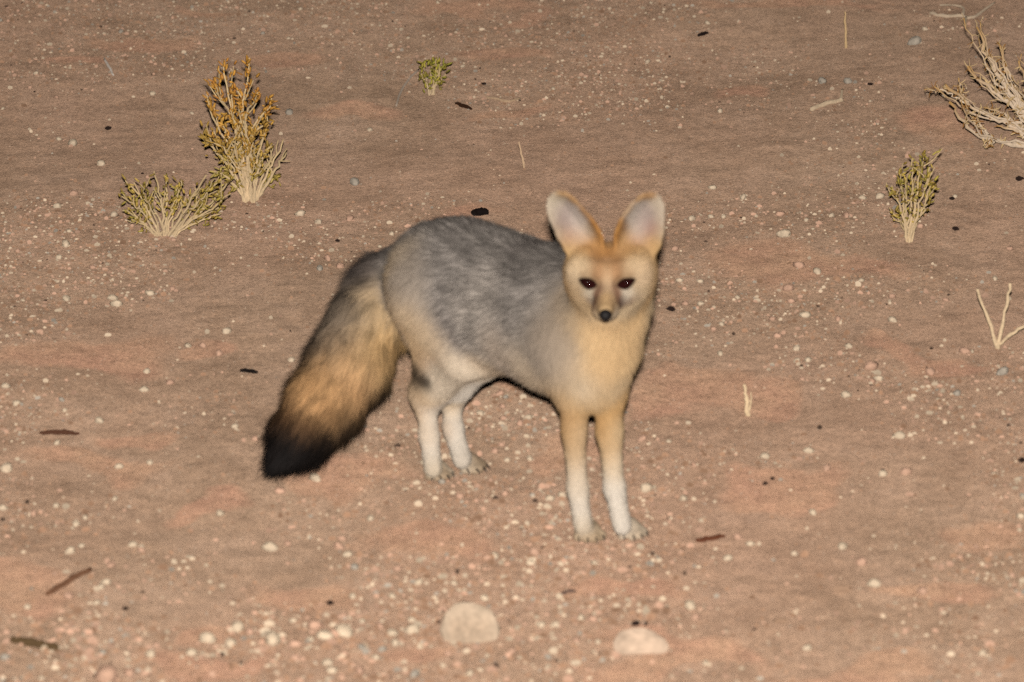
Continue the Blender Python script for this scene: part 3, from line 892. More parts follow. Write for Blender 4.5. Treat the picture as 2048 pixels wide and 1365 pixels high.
# ruff running from the cheeks down the throat
cone(P(1180, 590, HY + .034), P(1172, 680, HY + .066), 24, 40, .03, 'neck')
cone(P(1264, 584, HY + .030), P(1228, 680, HY + .066), 24, 32, .03, 'neck')
cone(P(1214, 622, HY + .010), P(1200, 695, HY + .054), 26, 44, .035, 'neck')
cone(P(1214, 568, HY - .030), P(1211, 621, HY - .096), 28, 15, .024, 'muzzle')
cone(P(1213, 602, HY - .040), P(1211, 635, HY - .080), 21, 8, .016, 'muzzle')
ell(P(1197, 622, HY - .072), (.0085, .014, .008), .010, 'muzzle')
ell(P(1225, 622, HY - .072), (.0085, .014, .008), .010, 'muzzle')
# brow ridges over the eyes
cone(P(1158, 541, HY - .020), P(1197, 555, HY - .040), 12, 12, .024, 'head')
cone(P(1231, 555, HY - .040), P(1270, 541, HY - .020), 12, 12, .024, 'head')
# the hollows the eyes sit in
ell(P(1179, 568, HY - .058), (.013, .012, .008), .008, 'head', None, True)
ell(P(1249, 568, HY - .058), (.013, .012, .008), .008, 'head', None, True)

EAR_R = np.array([(1093, 425), (1093, 405), (1101, 389), (1116, 381), (1136, 383), (1156, 397), (1166, 410), (1178, 424), (1192, 440), (1206, 462), (1214, 486), (1208, 512), (1180, 526), (1142, 520), (1126, 498), (1108, 462)], float)
EAR_L = np.array([(1222, 486), (1226, 462), (1238, 434), (1252, 414), (1266, 398), (1282, 386), (1300, 383), (1317, 389), (1327, 406), (1330, 436), (1328, 466), (1320, 500), (1300, 522), (1262, 526), (1232, 512)], float)
EYE_PLANE = HY + .012


def chaikin2(p, it=1):
    for _ in range(it):
        n1 = np.roll(p, -1, 0)
        p = np.stack([p * .75 + n1 * .25, p * .25 + n1 * .75], 1).reshape(-1, 2)
    return p


def ear(poly, axis_lo, axis_hi, outward):
    base = P(*axis_lo, EYE_PLANE); tip = P(*axis_hi, EYE_PLANE + .012)
    v = tip - base; L = np.linalg.norm(v); v /= L
    nrm = np.array([outward, -1.0, 0.05]); nrm -= v * (nrm @ v); nrm /= np.linalg.norm(nrm)
    u = np.cross(v, nrm)
    # photo outline carried on to the plane of the ear
    po = chaikin2(poly)
    d = ray(po[:, 0], po[:, 1])
    t = ((base - CAM) @ nrm) / (d @ nrm)
    w3 = CAM + d * t[:, None] - base
    prims.append(('ear', (base, u, v, nrm, np.stack([w3 @ u, w3 @ v], 1), L), .010, 'ear_r' if outward < 0 else 'ear_l'))


ear(EAR_R, (1170, 505), (1116, 390), -.28)
ear(EAR_L, (1268, 505), (1301, 392), .28)


def poly_sd(q, poly):
    """signed distance to a closed polygon, vectorised"""
    d = np.full(len(q), 1e9); inside = np.zeros(len(q), bool)
    m = len(poly)
    for i in range(m):
        a = poly[i]; b = poly[(i + 1) % m]
        e = b - a; w_ = q - a
        t = np.clip((w_ @ e) / (e @ e), 0, 1)
        d = np.minimum(d, np.hypot(*(w_ - t[:, None] * e).T))
        c1 = (a[1] > q[:, 1]) != (b[1] > q[:, 1])
        xi = a[0] + (q[:, 1] - a[1]) / (b[1] - a[1] + 1e-15) * e[0]
        inside ^= c1 & (q[:, 0] < xi)
    return np.where(inside, -d, d)


def pdist(kind, data, p):
    if kind == 'cone':
        a, b, ra, rb = data
        ab = b - a
        t = np.clip(((p - a) @ ab) / (ab @ ab + 1e-12), 0, 1)
        return np.linalg.norm(p - a - t[:, None] * ab, axis=1) - (ra + (rb - ra) * t)
    if kind in ('ell', 'sub'):
        c, r, Bm = data
        q = (p - c) @ Bm.T
        k0 = np.linalg.norm(q / r, axis=1); k1 = np.linalg.norm(q / (r * r), axis=1) + 1e-9
        return k0 * (k0 - 1) / k1
    base, u, v, nrm, poly, L = data
    w_ = p - base
    q = np.stack([w_ @ u, w_ @ v], 1); h = w_ @ nrm
    sd = poly_sd(q, poly)
    inn = np.clip(-sd / .034, 0, 1)
    hm = .006 - .022 * (1 - (1 - inn) ** 2) * np.clip(1.25 - q[:, 1] / L * .45, 0, 1)     # dished: rim towards the front
    a = np.abs(h - hm) - .0032
    m_ = np.maximum(sd + .0008, a); hh = np.maximum(.004 - np.abs(sd + .0008 - a), 0) / .004
    return (m_ + hh * hh * .001)


def bounds(kind, data):
    if kind == 'cone':
        a, b, ra, rb = data; r = max(ra, rb)
        return np.minimum(a, b) - r, np.maximum(a, b) + r
    if kind in ('ell', 'sub'):
        c, r, Bm = data; m_ = np.abs(Bm.T) @ r
        return c - m_, c + m_
    base, u, v, nrm, poly, L = data
    pts = base + poly[:, :1] * u + poly[:, 1:] * v
    return pts.min(0) - .02, pts.max(0) + .02


def blend(kind, f, d, k):
    if kind == 'sub':
        h = np.maximum(k - np.abs(f + d), 0) / k
        return np.maximum(f, -d) + h * h * k * .25
    h = np.maximum(k - np.abs(f - d), 0) / k
    return np.minimum(f, d) - h * h * k * .25


order = [q for q in prims if q[0] != 'sub'] + [q for q in prims if q[0] == 'sub']


def sdf(p):
    f = np.full(len(p), .08)
    for kind, data, k, grp in order: f = blend(kind, f, pdist(kind, data, p), k)
    return f


def spaced(lo, hi, zones, coarse):
    c = [lo]
    while c[-1] < hi:
        s = coarse
        for a, b, st in zones:
            if a <= c[-1] < b: s = st
        c.append(c[-1] + s)
    return np.array(c)


xs = spaced(-.38, .24, [(.035, .22, .0026)], .0042)
ys = spaced(7.90, 8.56, [(7.90, 8.10, .0030)], .0044)
zs = spaced(-.03, .56, [(-.03, .035, .003), (.33, .56, .0026)], .0044)
F = np.full((len(xs), len(ys), len(zs)), .08, np.float64)
for kind, data, k, grp in order:
    lo, hi = bounds(kind, data)
    e = k + .012
    sl = []
    for a, l_, h_ in ((xs, lo[0] - e, hi[0] + e), (ys, lo[1] - e, hi[1] + e), (zs, lo[2] - e, hi[2] + e)):
        i0 = max(0, np.searchsorted(a, l_)); i1 = min(len(a), np.searchsorted(a, h_)); sl.append(slice(i0, i1))
    gX, gY, gZ = np.meshgrid(xs[sl[0]], ys[sl[1]], zs[sl[2]], indexing='ij')
    pp = np.stack([gX.ravel(), gY.ravel(), gZ.ravel()], 1)
    d = pdist(kind, data, pp).reshape(gX.shape)
    F[tuple(sl)] = blend(kind, F[tuple(sl)], d, k)


def surface_nets(F, xs, ys, zs):
    ins = F < 0
    nx_, ny_, nz_ = F.shape
    s = ins[:-1, :-1, :-1].astype(np.int8)
    tot = np.zeros((nx_ - 1, ny_ - 1, nz_ - 1), np.int8)
    for a in (0, 1):
        for b in (0, 1):
            for c in (0, 1):
                tot += ins[a:nx_ - 1 + a, b:ny_ - 1 + b, c:nz_ - 1 + c]
    act = (tot > 0) & (tot < 8)
    ci, cj, ck = np.nonzero(act)
    idx = np.full(act.shape, -1, np.int64); idx[ci, cj, ck] = np.arange(len(ci))
    acc = np.zeros((len(ci), 3)); num = np.zeros(len(ci))
    cor = [(a, b, c) for a in (0, 1) for b in (0, 1) for c in (0, 1)]
    for p in cor:
        for ax in range(3):
            if p[ax]: continue
            q = list(p); q[ax] = 1
            f0 = F[ci + p[0], cj + p[1], ck + p[2]]; f1 = F[ci + q[0], cj + q[1], ck + q[2]]
            m_ = (f0 < 0) != (f1 < 0)
            t = np.where(m_, f0 / np.where(m_, f0 - f1, 1), 0)
            p0 = np.stack([xs[ci + p[0]], ys[cj + p[1]], zs[ck + p[2]]], 1)
            p1 = np.stack([xs[ci + q[0]], ys[cj + q[1]], zs[ck + q[2]]], 1)
            acc += np.where(m_[:, None], p0 + t[:, None] * (p1 - p0), 0); num += m_
    V = acc / num[:, None]
    quads = []
    for ax in range(3):
        b, c = (ax + 1) % 3, (ax + 2) % 3
        sh = [slice(None)] * 3; sh2 = [slice(None)] * 3
        sh[ax] = slice(0, F.shape[ax] - 1); sh2[ax] = slice(1, F.shape[ax])
        for z in (b, c):
            sh[z] = slice(1, F.shape[z] - 1); sh2[z] = slice(1, F.shape[z] - 1)
        A = ins[tuple(sh)]; B_ = ins[tuple(sh2)]
        e = np.nonzero(A != B_)
        e = [np.array(q) for q in e]
        base = [None] * 3
        base[ax] = e[ax]; base[b] = e[b] + 1; base[c] = e[c] + 1
        flip = A[tuple(e)]
        def cell(db, dc):
            k = [None] * 3
            k[ax] = base[ax]; k[b] = base[b] - db; k[c] = base[c] - dc
            return idx[k[0], k[1], k[2]]
        q = np.stack([cell(1, 1), cell(0, 1), cell(0, 0), cell(1, 0)], 1)
        q[~flip] = q[~flip][:, ::-1]
        quads.append(q)
    return V, np.vstack(quads)


FV, FQ = surface_nets(F, xs, ys, zs)
for _ in range(2):      # light relaxation along the mesh edges
    ed = np.vstack([FQ[:, [0, 1]], FQ[:, [1, 2]], FQ[:, [2, 3]], FQ[:, [3, 0]]])
    s_ = np.zeros_like(FV); c_ = np.zeros(len(FV))
    for a in range(3):
        s_[:, a] = np.bincount(ed[:, 0], FV[ed[:, 1], a], len(FV)) + np.bincount(ed[:, 1], FV[ed[:, 0], a], len(FV))
    c_ = np.bincount(ed[:, 0], minlength=len(FV)) + np.bincount(ed[:, 1], minlength=len(FV))
    FV = FV * .5 + .5 * s_ / np.maximum(c_, 1)[:, None]

GROUPS = ['torso', 'chest', 'neck', 'thigh', 'shoulder', 'hind_r', 'hind_l', 'fore_r', 'fore_l', 'paw', 'tail', 'head', 'muzzle', 'ear_r', 'ear_l']


def gweights(p, soft=.0055):
    D = np.full((len(p), len(GROUPS)), 9.0)
    for kind, data, k, grp in prims:
        if kind == 'sub': continue
        j = GROUPS.index(grp)
        D[:, j] = np.minimum(D[:, j], pdist(kind, data, p))
    W_ = np.exp(-(D - D.min(1, keepdims=True)) / soft)
    return W_ / W_.sum(1, keepdims=True)


def hits(pix):
    """where the sight lines of the photo meet the body (or pass nearest to it)"""
    pix = np.asarray(pix, float)
    yy = np.linspace(7.88, 8.56, 341)
    out = np.zeros((len(pix), 3)); done = np.zeros(len(pix), bool); best = np.full(len(pix), 9.0)
    for y in yy:
        p = P(pix[:, 0], pix[:, 1], np.full(len(pix), y))
        d = sdf(p)
        m_ = ~done & (d < best); out[m_] = p[m_]; best[m_] = d[m_]
        done |= d < 0.0006
    return out


EYES = hits([(1179, 565), (1249, 565)])
# pigment: coloured marks on the body, each blended over its own reach (m), part by part
GREY = (124, 117, 111); GREYD = (96, 89, 85); GREYL = (150, 141, 132); BEIGE = (184, 162, 134); TAN = (208, 172, 122)
TANO = (202, 156, 102); CREAM = (232, 214, 190); WHITE = (240, 228, 212); BLACK = (24, 20, 19); PEACH = (226, 190, 142); BROWN = (110, 80, 60)
MARKS = {
 'torso': [(900, 470, GREY, .03), (960, 500, GREY, .03), (1040, 540, GREY, .03), (1090, 560, GREY, .03), (900, 560, GREY, .03), (980, 600, GREYL, .03), (1050, 640, GREY, .03),
           (940, 640, GREYL, .025), (1000, 690, (168, 152, 136), .02), (1060, 725, (178, 160, 138), .02), (1095, 690, GREYL, .025), (1090, 770, (176, 156, 132), .02), (1110, 640, GREYL, .03),
           (820, 500, (176, 156, 130), .014), (805, 540, (196, 168, 128), .014), (840, 470, GREY, .015), (860, 620, GREY, .025), (890, 650, (130, 122, 118), .02), (980, 735, (190, 170, 146), .018), (960, 450, GREYD, .012), (1060, 500, GREYD, .015)],
 'thigh': [(850, 560, (150, 138, 126), .025), (880, 600, GREYL, .02), (850, 650, (182, 158, 128), .025), (830, 690, (190, 160, 122), .02), (900, 680, (186, 166, 142), .025), (925, 715, (206, 186, 162), .018),
           (860, 730, (178, 152, 126), .018), (850, 752, (18, 14, 13), .010), (838, 736, (26, 20, 18), .009), (858, 764, (30, 23, 20), .006), (868, 786, (226, 204, 176), .007), (922, 742, CREAM, .011), (905, 762, CREAM, .009), (888, 780, (226, 204, 176), .007), (944, 724, (218, 200, 176), .015), (916, 752, (218, 200, 176), .012), (890, 774, (218, 200, 176), .009), (955, 705, (206, 188, 164), .010), (880, 745, (176, 152, 130), .016), (975, 740, (222, 200, 174), .02)],
 'hind_r': [(930, 735, CREAM, .02), (895, 770, CREAM, .014), (850, 766, (26, 20, 18), .007), (847, 794, (226, 196, 160), .012), (868, 792, CREAM, .010), (835, 830, (226, 190, 148), .012), (860, 840, WHITE, .015), (862, 900, WHITE, .02), (850, 870, (236, 210, 180), .012), (868, 935, (220, 200, 172), .012)],
 'hind_l': [(960, 745, CREAM, .02), (925, 785, WHITE, .016), (900, 815, (232, 206, 172), .01), (910, 850, WHITE, .016), (922, 900, WHITE, .02), (890, 860, (226, 196, 164), .009), (928, 925, (214, 200, 182), .012)],
 'shoulder': [(1100, 720, (158, 144, 130), .03), (1130, 690, (170, 152, 132), .025), (1130, 780, (184, 162, 136), .02), (1170, 740, (214, 188, 154), .02), (1240, 760, (214, 186, 148), .02), (1225, 800, (208, 168, 116), .02), (1150, 800, (206, 172, 128), .02), (1260, 700, (222, 188, 142), .03), (1110, 790, (176, 152, 124), .015)],
 'fore_r': [(1160, 815, (210, 172, 122), .016), (1135, 830, (196, 156, 110), .014), (1140, 870, (204, 162, 112), .014), (1162, 870, (224, 196, 158), .012), (1145, 910, (214, 182, 142), .014), (1155, 960, (236, 216, 190), .02), (1160, 1020, WHITE, .02), (1165, 1055, (226, 206, 178), .012)],
 'fore_l': [(1225, 815, (210, 168, 114), .016), (1205, 850, (204, 160, 106), .014), (1240, 860, (226, 198, 158), .012), (1215, 900, (220, 184, 138), .014), (1235, 930, (236, 214, 184), .014), (1235, 1000, WHITE, .02), (1245, 1045, WHITE, .016)],
 'paw': [(1178, 1068, (196, 172, 140), .014), (1178, 1082, (164, 136, 106), .010), (1262, 1060, (214, 196, 172), .014), (1265, 1078, (188, 162, 132), .01), (872, 945, (196, 176, 148), .014), (885, 958, (172, 146, 116), .01), (935, 932, (206, 190, 166), .014), (955, 945, (178, 154, 126), .012)],
 'chest': [(1180, 690, PEACH, .03), (1220, 700, PEACH, .03), (1172, 655, PEACH, .02), (1250, 680, PEACH, .03), (1215, 735, (224, 182, 130), .02), (1175, 770, (228, 206, 176), .02), (1240, 760, (224, 200, 166), .018), (1195, 800, (214, 176, 126), .02), (1115, 680, (158, 144, 130), .025), (1145, 735, (196, 174, 146), .018), (1165, 760, (232, 214, 188), .012)],
 'neck': [(1130, 540, GREY, .03), (1110, 590, GREY, .03), (1120, 620, (146, 136, 126), .025), (1148, 630, (178, 158, 132), .014), (1180, 660, PEACH, .03), (1225, 665, PEACH, .03), (1270, 640, PEACH, .02), (1298, 600, (214, 190, 156), .015), (1290, 650, (208, 180, 142), .015), (1150, 680, (196, 170, 134), .014), (1215, 480, GREY, .02)],
 'head': [(1214, 470, (130, 120, 112), .010), (1214, 500, (188, 142, 96), .012), (1190, 505, (206, 154, 98), .012), (1240, 505, (206, 154, 98), .012), (1214, 530, (208, 164, 116), .012), (1160, 520, (220, 182, 132), .015), (1275, 520, (220, 180, 128), .015),
          (1150, 545, (226, 202, 170), .013), (1285, 545, (226, 200, 168), .013), (1180, 545, (218, 190, 152), .009), (1248, 545, (218, 188, 150), .009), (1158, 590, (206, 176, 138), .010), (1280, 592, (212, 186, 150), .010), (1178, 586, (244, 228, 202), .007), (1252, 587, (246, 230, 206), .007),
          (1145, 606, (204, 172, 132), .014), (1175, 616, (210, 180, 140), .010), (1256, 620, (216, 190, 154), .010), (1200, 545, (206, 158, 110), .008), (1228, 545, (206, 158, 110), .008), (1214, 560, (222, 190, 152), .007), (1135, 565, (192, 156, 114), .012), (1305, 568, (196, 162, 120), .012), (1168, 551, (160, 118, 84), .004), (1186, 554, (140, 98, 68), .004), (1260, 551, (160, 118, 84), .004), (1242, 554, (140, 98, 68), .004), (1190, 606, (120, 92, 74), .0055), (1240, 608, (118, 92, 78), .0055), (1180, 600, (160, 132, 108), .004), (1258, 602, (150, 126, 108), .0045), (1274, 594, (176, 154, 132), .004), (1196, 538, (152, 94, 52), .0065), (1232, 538, (152, 94, 52), .0065), (1193, 524, (152, 94, 52), .0065), (1235, 524, (152, 94, 52), .0065), (1196, 512, (152, 94, 52), .0065), (1232, 512, (152, 94, 52), .0065), (1205, 505, (152, 94, 52), .0065), (1223, 505, (152, 94, 52), .0065), (1199, 552, (160, 106, 66), .005), (1230, 552, (160, 106, 66), .005), (1214, 522, (206, 160, 124), .005), (1162, 532, (232, 206, 168), .008), (1268, 532, (232, 204, 166), .008), (1214, 545, (228, 196, 158), .005)],
 'muzzle': [(1214, 570, (222, 190, 152), .010), (1212, 600, (222, 184, 134), .009), (1194, 585, (196, 152, 124), .006), (1234, 585, (196, 152, 124), .006), (1196, 605, (206, 168, 128), .006), (1228, 605, (206, 170, 132), .006), (1186, 608, (120, 92, 76), .006), (1240, 610, (118, 94, 82), .006), (1199, 575, (120, 72, 52), .005), (1229, 575, (120, 72, 52), .005), (1193, 590, (150, 104, 80), .005), (1235, 590, (150, 104, 80), .005),
            (1212, 618, (212, 178, 134), .006), (1195, 628, (206, 180, 146), .006), (1230, 630, (206, 184, 156), .006), (1211, 646, (206, 182, 154), .006), (1195, 640, (210, 186, 154), .006)],
 'tail': [(800, 520, (150, 134, 116), .02), (760, 505, (70, 62, 58), .014), (740, 505, (46, 40, 38), .010), (735, 550, (62, 56, 54), .014), (752, 530, (96, 86, 80), .012), (780, 560, (190, 162, 124), .014), (775, 620, (198, 168, 124), .02), (790, 660, (208, 168, 114), .022), (720, 620, (148, 132, 116), .02), (690, 660, (140, 122, 104), .018),
          (745, 690, (196, 162, 116), .022), (700, 720, (182, 146, 108), .022), (765, 690, (204, 164, 112), .016), (690, 770, (200, 158, 112), .024), (650, 760, (176, 136, 92), .018), (708, 764, (202, 158, 112), .014), (640, 796, (204, 158, 110), .014), (668, 806, (200, 152, 104), .010), (600, 800, (150, 112, 76), .012),
          (590, 820, (110, 80, 56), .012), (622, 838, (120, 88, 60), .010), (566, 856, BLACK, .018), (610, 872, BLACK, .018), (570, 900, BLACK, .03), (640, 866, BLACK, .018), (690, 838, BLACK, .016), (702, 828, BLACK, .016), (730, 795, (22, 18, 16), .018), (757, 764, (24, 19, 17), .017), (781, 724, (32, 25, 22), .013), (795, 695, (60, 46, 36), .008),
          (704, 584, (38, 33, 31), .013), (674, 634, (40, 34, 31), .012), (646, 684, (44, 36, 32), .012), (612, 740, (44, 35, 30), .012), (578, 784, (38, 30, 26), .012), (556, 820, (28, 22, 20), .012)],
 'ear_r': [(1108, 400, (222, 204, 176), .008), (1122, 388, (206, 160, 108), .005), (1150, 400, (204, 160, 112), .006), (1175, 424, (200, 150, 98), .006), (1195, 450, (206, 146, 78), .007), (1205, 480, (206, 150, 88), .008), (1100, 435, (222, 204, 178), .008), (1115, 470, (216, 192, 160), .008), (1125, 425, (176, 158, 150), .010), (1130, 450, (168, 146, 138), .010),
           (1155, 435, (216, 202, 190), .010), (1160, 460, (220, 204, 190), .010), (1180, 462, (222, 204, 180), .006), (1184, 460, (166, 122, 72), .005), (1140, 475, (206, 164, 136), .008), (1165, 482, (214, 180, 148), .010), (1140, 500, (214, 176, 124), .010), (1185, 495, (210, 158, 98), .010), (1110, 410, (226, 212, 192), .008)],
 'ear_l': [(1225, 480, (206, 148, 84), .008), (1234, 455, (208, 152, 84), .008), (1250, 420, (206, 166, 120), .006), (1275, 396, (206, 164, 116), .005), (1300, 391, (206, 160, 112), .005), (1316, 410, (222, 204, 180), .008), (1324, 440, (222, 204, 180), .008), (1322, 470, (218, 194, 162), .008), (1246, 458, (150, 110, 74), .006), (1265, 430, (220, 206, 192), .010),
           (1295, 430, (176, 158, 150), .010), (1300, 460, (178, 134, 120), .009), (1272, 465, (222, 206, 190), .010), (1285, 445, (190, 172, 162), .008), (1270, 485, (196, 152, 124), .008), (1300, 490, (206, 164, 116), .008), (1262, 500, (212, 172, 122), .010), (1312, 495, (212, 174, 120), .008), (1250, 480, (206, 164, 112), .008)]}
_mk = {}
for gname, ms in MARKS.items():
    hp = hits([(m_[0], m_[1]) for m_ in ms])
    _mk[gname] = (hp, s2l([m_[2] for m_ in ms]), np.array([m_[3] for m_ in ms]))


_hm = tuple(np.concatenate([_mk['head'][q], _mk['muzzle'][q]]) for q in range(3))
_mk['head'] = _mk['muzzle'] = _hm
TONE = {'ear_r': .64, 'ear_l': .64, 'muzzle': .66, 'chest': .60, 'fore_r': .66, 'fore_l': .66, 'hind_r': .68, 'hind_l': .68, 'head': .66, 'torso': .92, 'thigh': .95, 'tail': .9, 'shoulder': .78, 'paw': .85, 'neck': .69}


def pigment(p, W_):
    out = np.zeros((len(p), 3))
    for j, gname in enumerate(GROUPS):
        hp, cc, sg = _mk[gname]
        acc = np.zeros((len(p), 3)); ws = np.zeros(len(p))
        for h_, c_, s_ in zip(hp, cc, sg):
            d2 = ((p - h_) ** 2).sum(1)
            wv = np.exp(-d2 / (2 * s_ * s_)) + 1e-4 / (1 + d2 / (s_ * s_)) ** 3
            acc += wv[:, None] * c_; ws += wv
        out += W_[:, j:j + 1] * acc / ws[:, None] * TONE.get(gname, 0.72)
    return out


FW = gweights(FV)
FCOL = pigment(FV, FW)
# normals
tri = np.vstack([FQ[:, [0, 1, 2]], FQ[:, [0, 2, 3]]])
fn = np.cross(FV[tri[:, 1]] - FV[tri[:, 0]], FV[tri[:, 2]] - FV[tri[:, 0]])
FN = np.zeros_like(FV)
for a in range(3):
    for k in range(3): FN[:, a] += np.bincount(tri[:, k], fn[:, a], len(FV))
FN /= np.linalg.norm(FN, axis=1)[:, None] + 1e-12
# the backs of the ears and the unlit far side keep the fur of their neighbourhood

fox_g = (g1(1178, 1080) + g1(1262, 1075) + g1(876, 957) + g1(943, 943)) / 4
fox = empty('fox', fox_g)
tag(fox, 'grey backed fox with tan chest, white legs and bushy black tipped tail', 'fox')
link('body', mesh_np('body', FV - fox_g, FQ, FCOL * 0.85), M['skin'], fox)

# ---- fur: every hair a tapered ribbon rooted on the body
NOSE = P(1211, 630, HY - .09)
NOSEH = hits([(1211, 631)])[0]


def tail_dir(p):
    best = np.full(len(p), 9.0); out = np.zeros_like(p)
    for k in range(len(TAIL) - 1):
        a, b = TAIL[k], TAIL[k + 1]; ab = b - a
        t = np.clip((p - a) @ ab / (ab @ ab), 0, 1)
        d = np.linalg.norm(p - a - t[:, None] * ab, axis=1)
        m_ = d < best; best[m_] = d[m_]; out[m_] = ab / np.linalg.norm(ab)
    return out


#            comb            length  lift  density /m2 width
DN = np.array([0, 0, -1.0])
SPEC = {'torso': (-UF * .85 + DN * .45, .019, .34, 6.5e5, .00052), 'chest': (DN + UF * .15, .019, .32, 6.5e5, .0005), 'neck': (-UF * .4 + DN * .9, .019, .34, 7e5, .0005),
        'thigh': (DN * .9 - UF * .5, .017, .32, 6.5e5, .0005), 'shoulder': (DN, .014, .3, 7e5, .0005), 'hind_r': (DN, .006, .3, 9e5, .0004), 'hind_l': (DN, .006, .3, 9e5, .0004),
        'fore_r': (DN, .006, .28, 9e5, .0004), 'fore_l': (DN, .006, .28, 9e5, .0004), 'paw': (DN + UF * .6, .0035, .3, 9e5, .0004), 'tail': (None, .038, .55, 7.5e5, .0007),
        'head': (None, .0100, .30, 1.3e6, .0004), 'muzzle': (None, .0035, .22, 1.6e6, .00034), 'ear_r': (np.array([-.35, 0, 1.0]), .006, .3, 1.2e6, .00038), 'ear_l': (np.array([.3, 0, 1.0]), .006, .3, 1.2e6, .00038)}
ta = np.linalg.norm(fn, axis=1) / 2
TW = FW[tri].mean(1)
dens = TW @ np.array([SPEC[g_][3] for g_ in GROUPS])
cum = np.cumsum(ta * dens)
NH = int(cum[-1] * .88)
pick = np.searchsorted(cum, (np.arange(NH) + rng.random(NH)) / NH * cum[-1])
pick = np.minimum(pick, len(tri) - 1)
r1 = np.sqrt(rng.random(NH)); r2 = rng.random(NH)
bw = np.stack([1 - r1, r1 * (1 - r2), r1 * r2], 1)[:, :, None]
tp = tri[pick]
root = (FV[tp] * bw).sum(1); nrm_ = (FN[tp] * bw).sum(1); nrm_ /= np.linalg.norm(nrm_, axis=1)[:, None] + 1e-9
hw = (FW[tp] * bw).sum(1); hc = (FCOL[tp] * bw).sum(1)
comb = np.zeros((NH, 3))
for j, g_ in enumerate(GROUPS):
    c_ = SPEC[g_][0]
    if c_ is None:
        if g_ == 'tail': v_ = tail_dir(root) + nrm_ * .2
        else:
            v_ = root - NOSE; v_ /= np.linalg.norm(v_, axis=1)[:, None] + 1e-9
    else: v_ = np.broadcast_to(c_ / np.linalg.norm(c_), root.shape)
    comb += hw[:, j:j + 1] * v_
comb -= nrm_ * (comb * nrm_).sum(1)[:, None]
cl = np.linalg.norm(comb, axis=1)[:, None]
comb = np.where(cl > .05, comb / np.maximum(cl, 1e-6), np.cross(nrm_, [0.3, .2, .9]))
# hair lies in loose locks: neighbours share a wandering direction
lk = np.stack([vnoise(root[:, 0] * 70 + 3, root[:, 2] * 70 + root[:, 1] * 31), vnoise(root[:, 1] * 70 + 9, root[:, 2] * 70), vnoise(root[:, 0] * 70 + 40, root[:, 1] * 70 + root[:, 2] * 23)], 1)
ln = hw @ np.array([SPEC[g_][1] for g_ in GROUPS]); lift = hw @ np.array([SPEC[g_][2] for g_ in GROUPS]); wd = hw @ np.array([SPEC[g_][4] for g_ in GROUPS])
tl = hw[:, GROUPS.index('tail')]
de = np.minimum(np.linalg.norm((root - EYES[0]) * [.8, 1, 1.2], axis=1), np.linalg.norm((root - EYES[1]) * [.8, 1, 1.2], axis=1))
dn = np.linalg.norm(root - NOSEH, axis=1)
ln = ln * np.clip((de - .0085) / .014, .12, 1) * np.clip((dn - .006) / .010, .25, 1)
ln = ln * rng.uniform(.6, 1.25, NH) * (1 + .25 * (rng.random(NH) < .06))
dr = comb + lk * (.24 + .26 * tl)[:, None] + rng.normal(0, .14, (NH, 3))
d0 = dr * (1 - .3) + nrm_ * (lift * 1.9)[:, None]; d0 /= np.linalg.norm(d0, axis=1)[:, None]
d1 = dr + nrm_ * (lift * .75)[:, None]; d1 /= np.linalg.norm(d1, axis=1)[:, None]
d2 = dr + nrm_ * (lift * .15)[:, None] + DN * (.10 + .15 * tl)[:, None]; d2 /= np.linalg.norm(d2, axis=1)[:, None]
p0 = root - nrm_ * .0006
p1 = p0 + d0 * (ln * .30)[:, None]; p2 = p1 + d1 * (ln * .35)[:, None]; p3 = p2 + d2 * (ln * .35)[:, None]
p3[:, 2] = np.maximum(p3[:, 2], height(p3[:, 0], p3[:, 1]) + .001)
sd_ = np.cross(dr, nrm_) + rng.normal(0, .25, (NH, 3)); sd_ /= np.linalg.norm(sd_, axis=1)[:, None] + 1e-9
hwid = (wd * rng.uniform(.7, 1.2, NH) * .5)[:, None]
HV = np.stack([p0 - sd_ * hwid, p0 + sd_ * hwid, p1 - sd_ * hwid, p1 + sd_ * hwid, p2 - sd_ * hwid * .7, p2 + sd_ * hwid * .7, p3], 1)
# pigment of a hair: grizzled where the coat is grey, dark tips on the tail
gi = [GROUPS.index(q) for q in ('torso', 'neck')]
sat = (hc.max(1) - hc.min(1)) / (hc.max(1) + 1e-6)
griz = np.clip((hw[:, gi].sum(1) + .5 * hw[:, GROUPS.index('thigh')]) * np.clip((.40 - sat) / .14, 0, 1), 0, 1)
u_ = rng.random(NH)
fac = 1 + griz * np.where(u_ < .36, -.45, np.where(u_ > .72, .6, 0.02))
fac = fac * (1 + tl * np.clip(1.5 * vnoise(root[:, 0] * 120 + 5, root[:, 2] * 120 + root[:, 1] * 60), -.45, .15))
fac = fac * np.exp(rng.normal(0, .13, NH)) * (1 + .65 * griz * vnoise(root[:, 0] * 160 + root[:, 1] * 90, root[:, 2] * 160))
tipf = np.where(rng.random(NH) < .22, .4, .97) * tl + (1 - tl)
tipf = tipf * (1 - .35 * griz * (rng.random(NH) < .4))
hroot = hc * fac[:, None]
htip = hroot * tipf[:, None]
HC = np.stack([hroot * .9, hroot * .9, hroot, hroot, hroot * .5 + htip * .5, hroot * .5 + htip * .5, htip], 1)
HF0 = np.array([[0, 1, 3], [0, 3, 2], [2, 3, 5], [2, 5, 4], [4, 5, 6]])
own = hw.argmax(1)
REG = {'back_fur': ('torso',), 'chest_fur': ('chest', 'neck', 'shoulder'), 'thigh_fur': ('thigh',), 'tail_fur': ('tail',), 'head_fur': ('head', 'muzzle'),
       'ear_fur': ('ear_r',), 'ear_fur.001': ('ear_l',), 'leg_fur': ('fore_r',), 'leg_fur.001': ('fore_l',), 'leg_fur.002': ('hind_r',), 'leg_fur.003': ('hind_l',), 'paw_fur': ('paw',)}
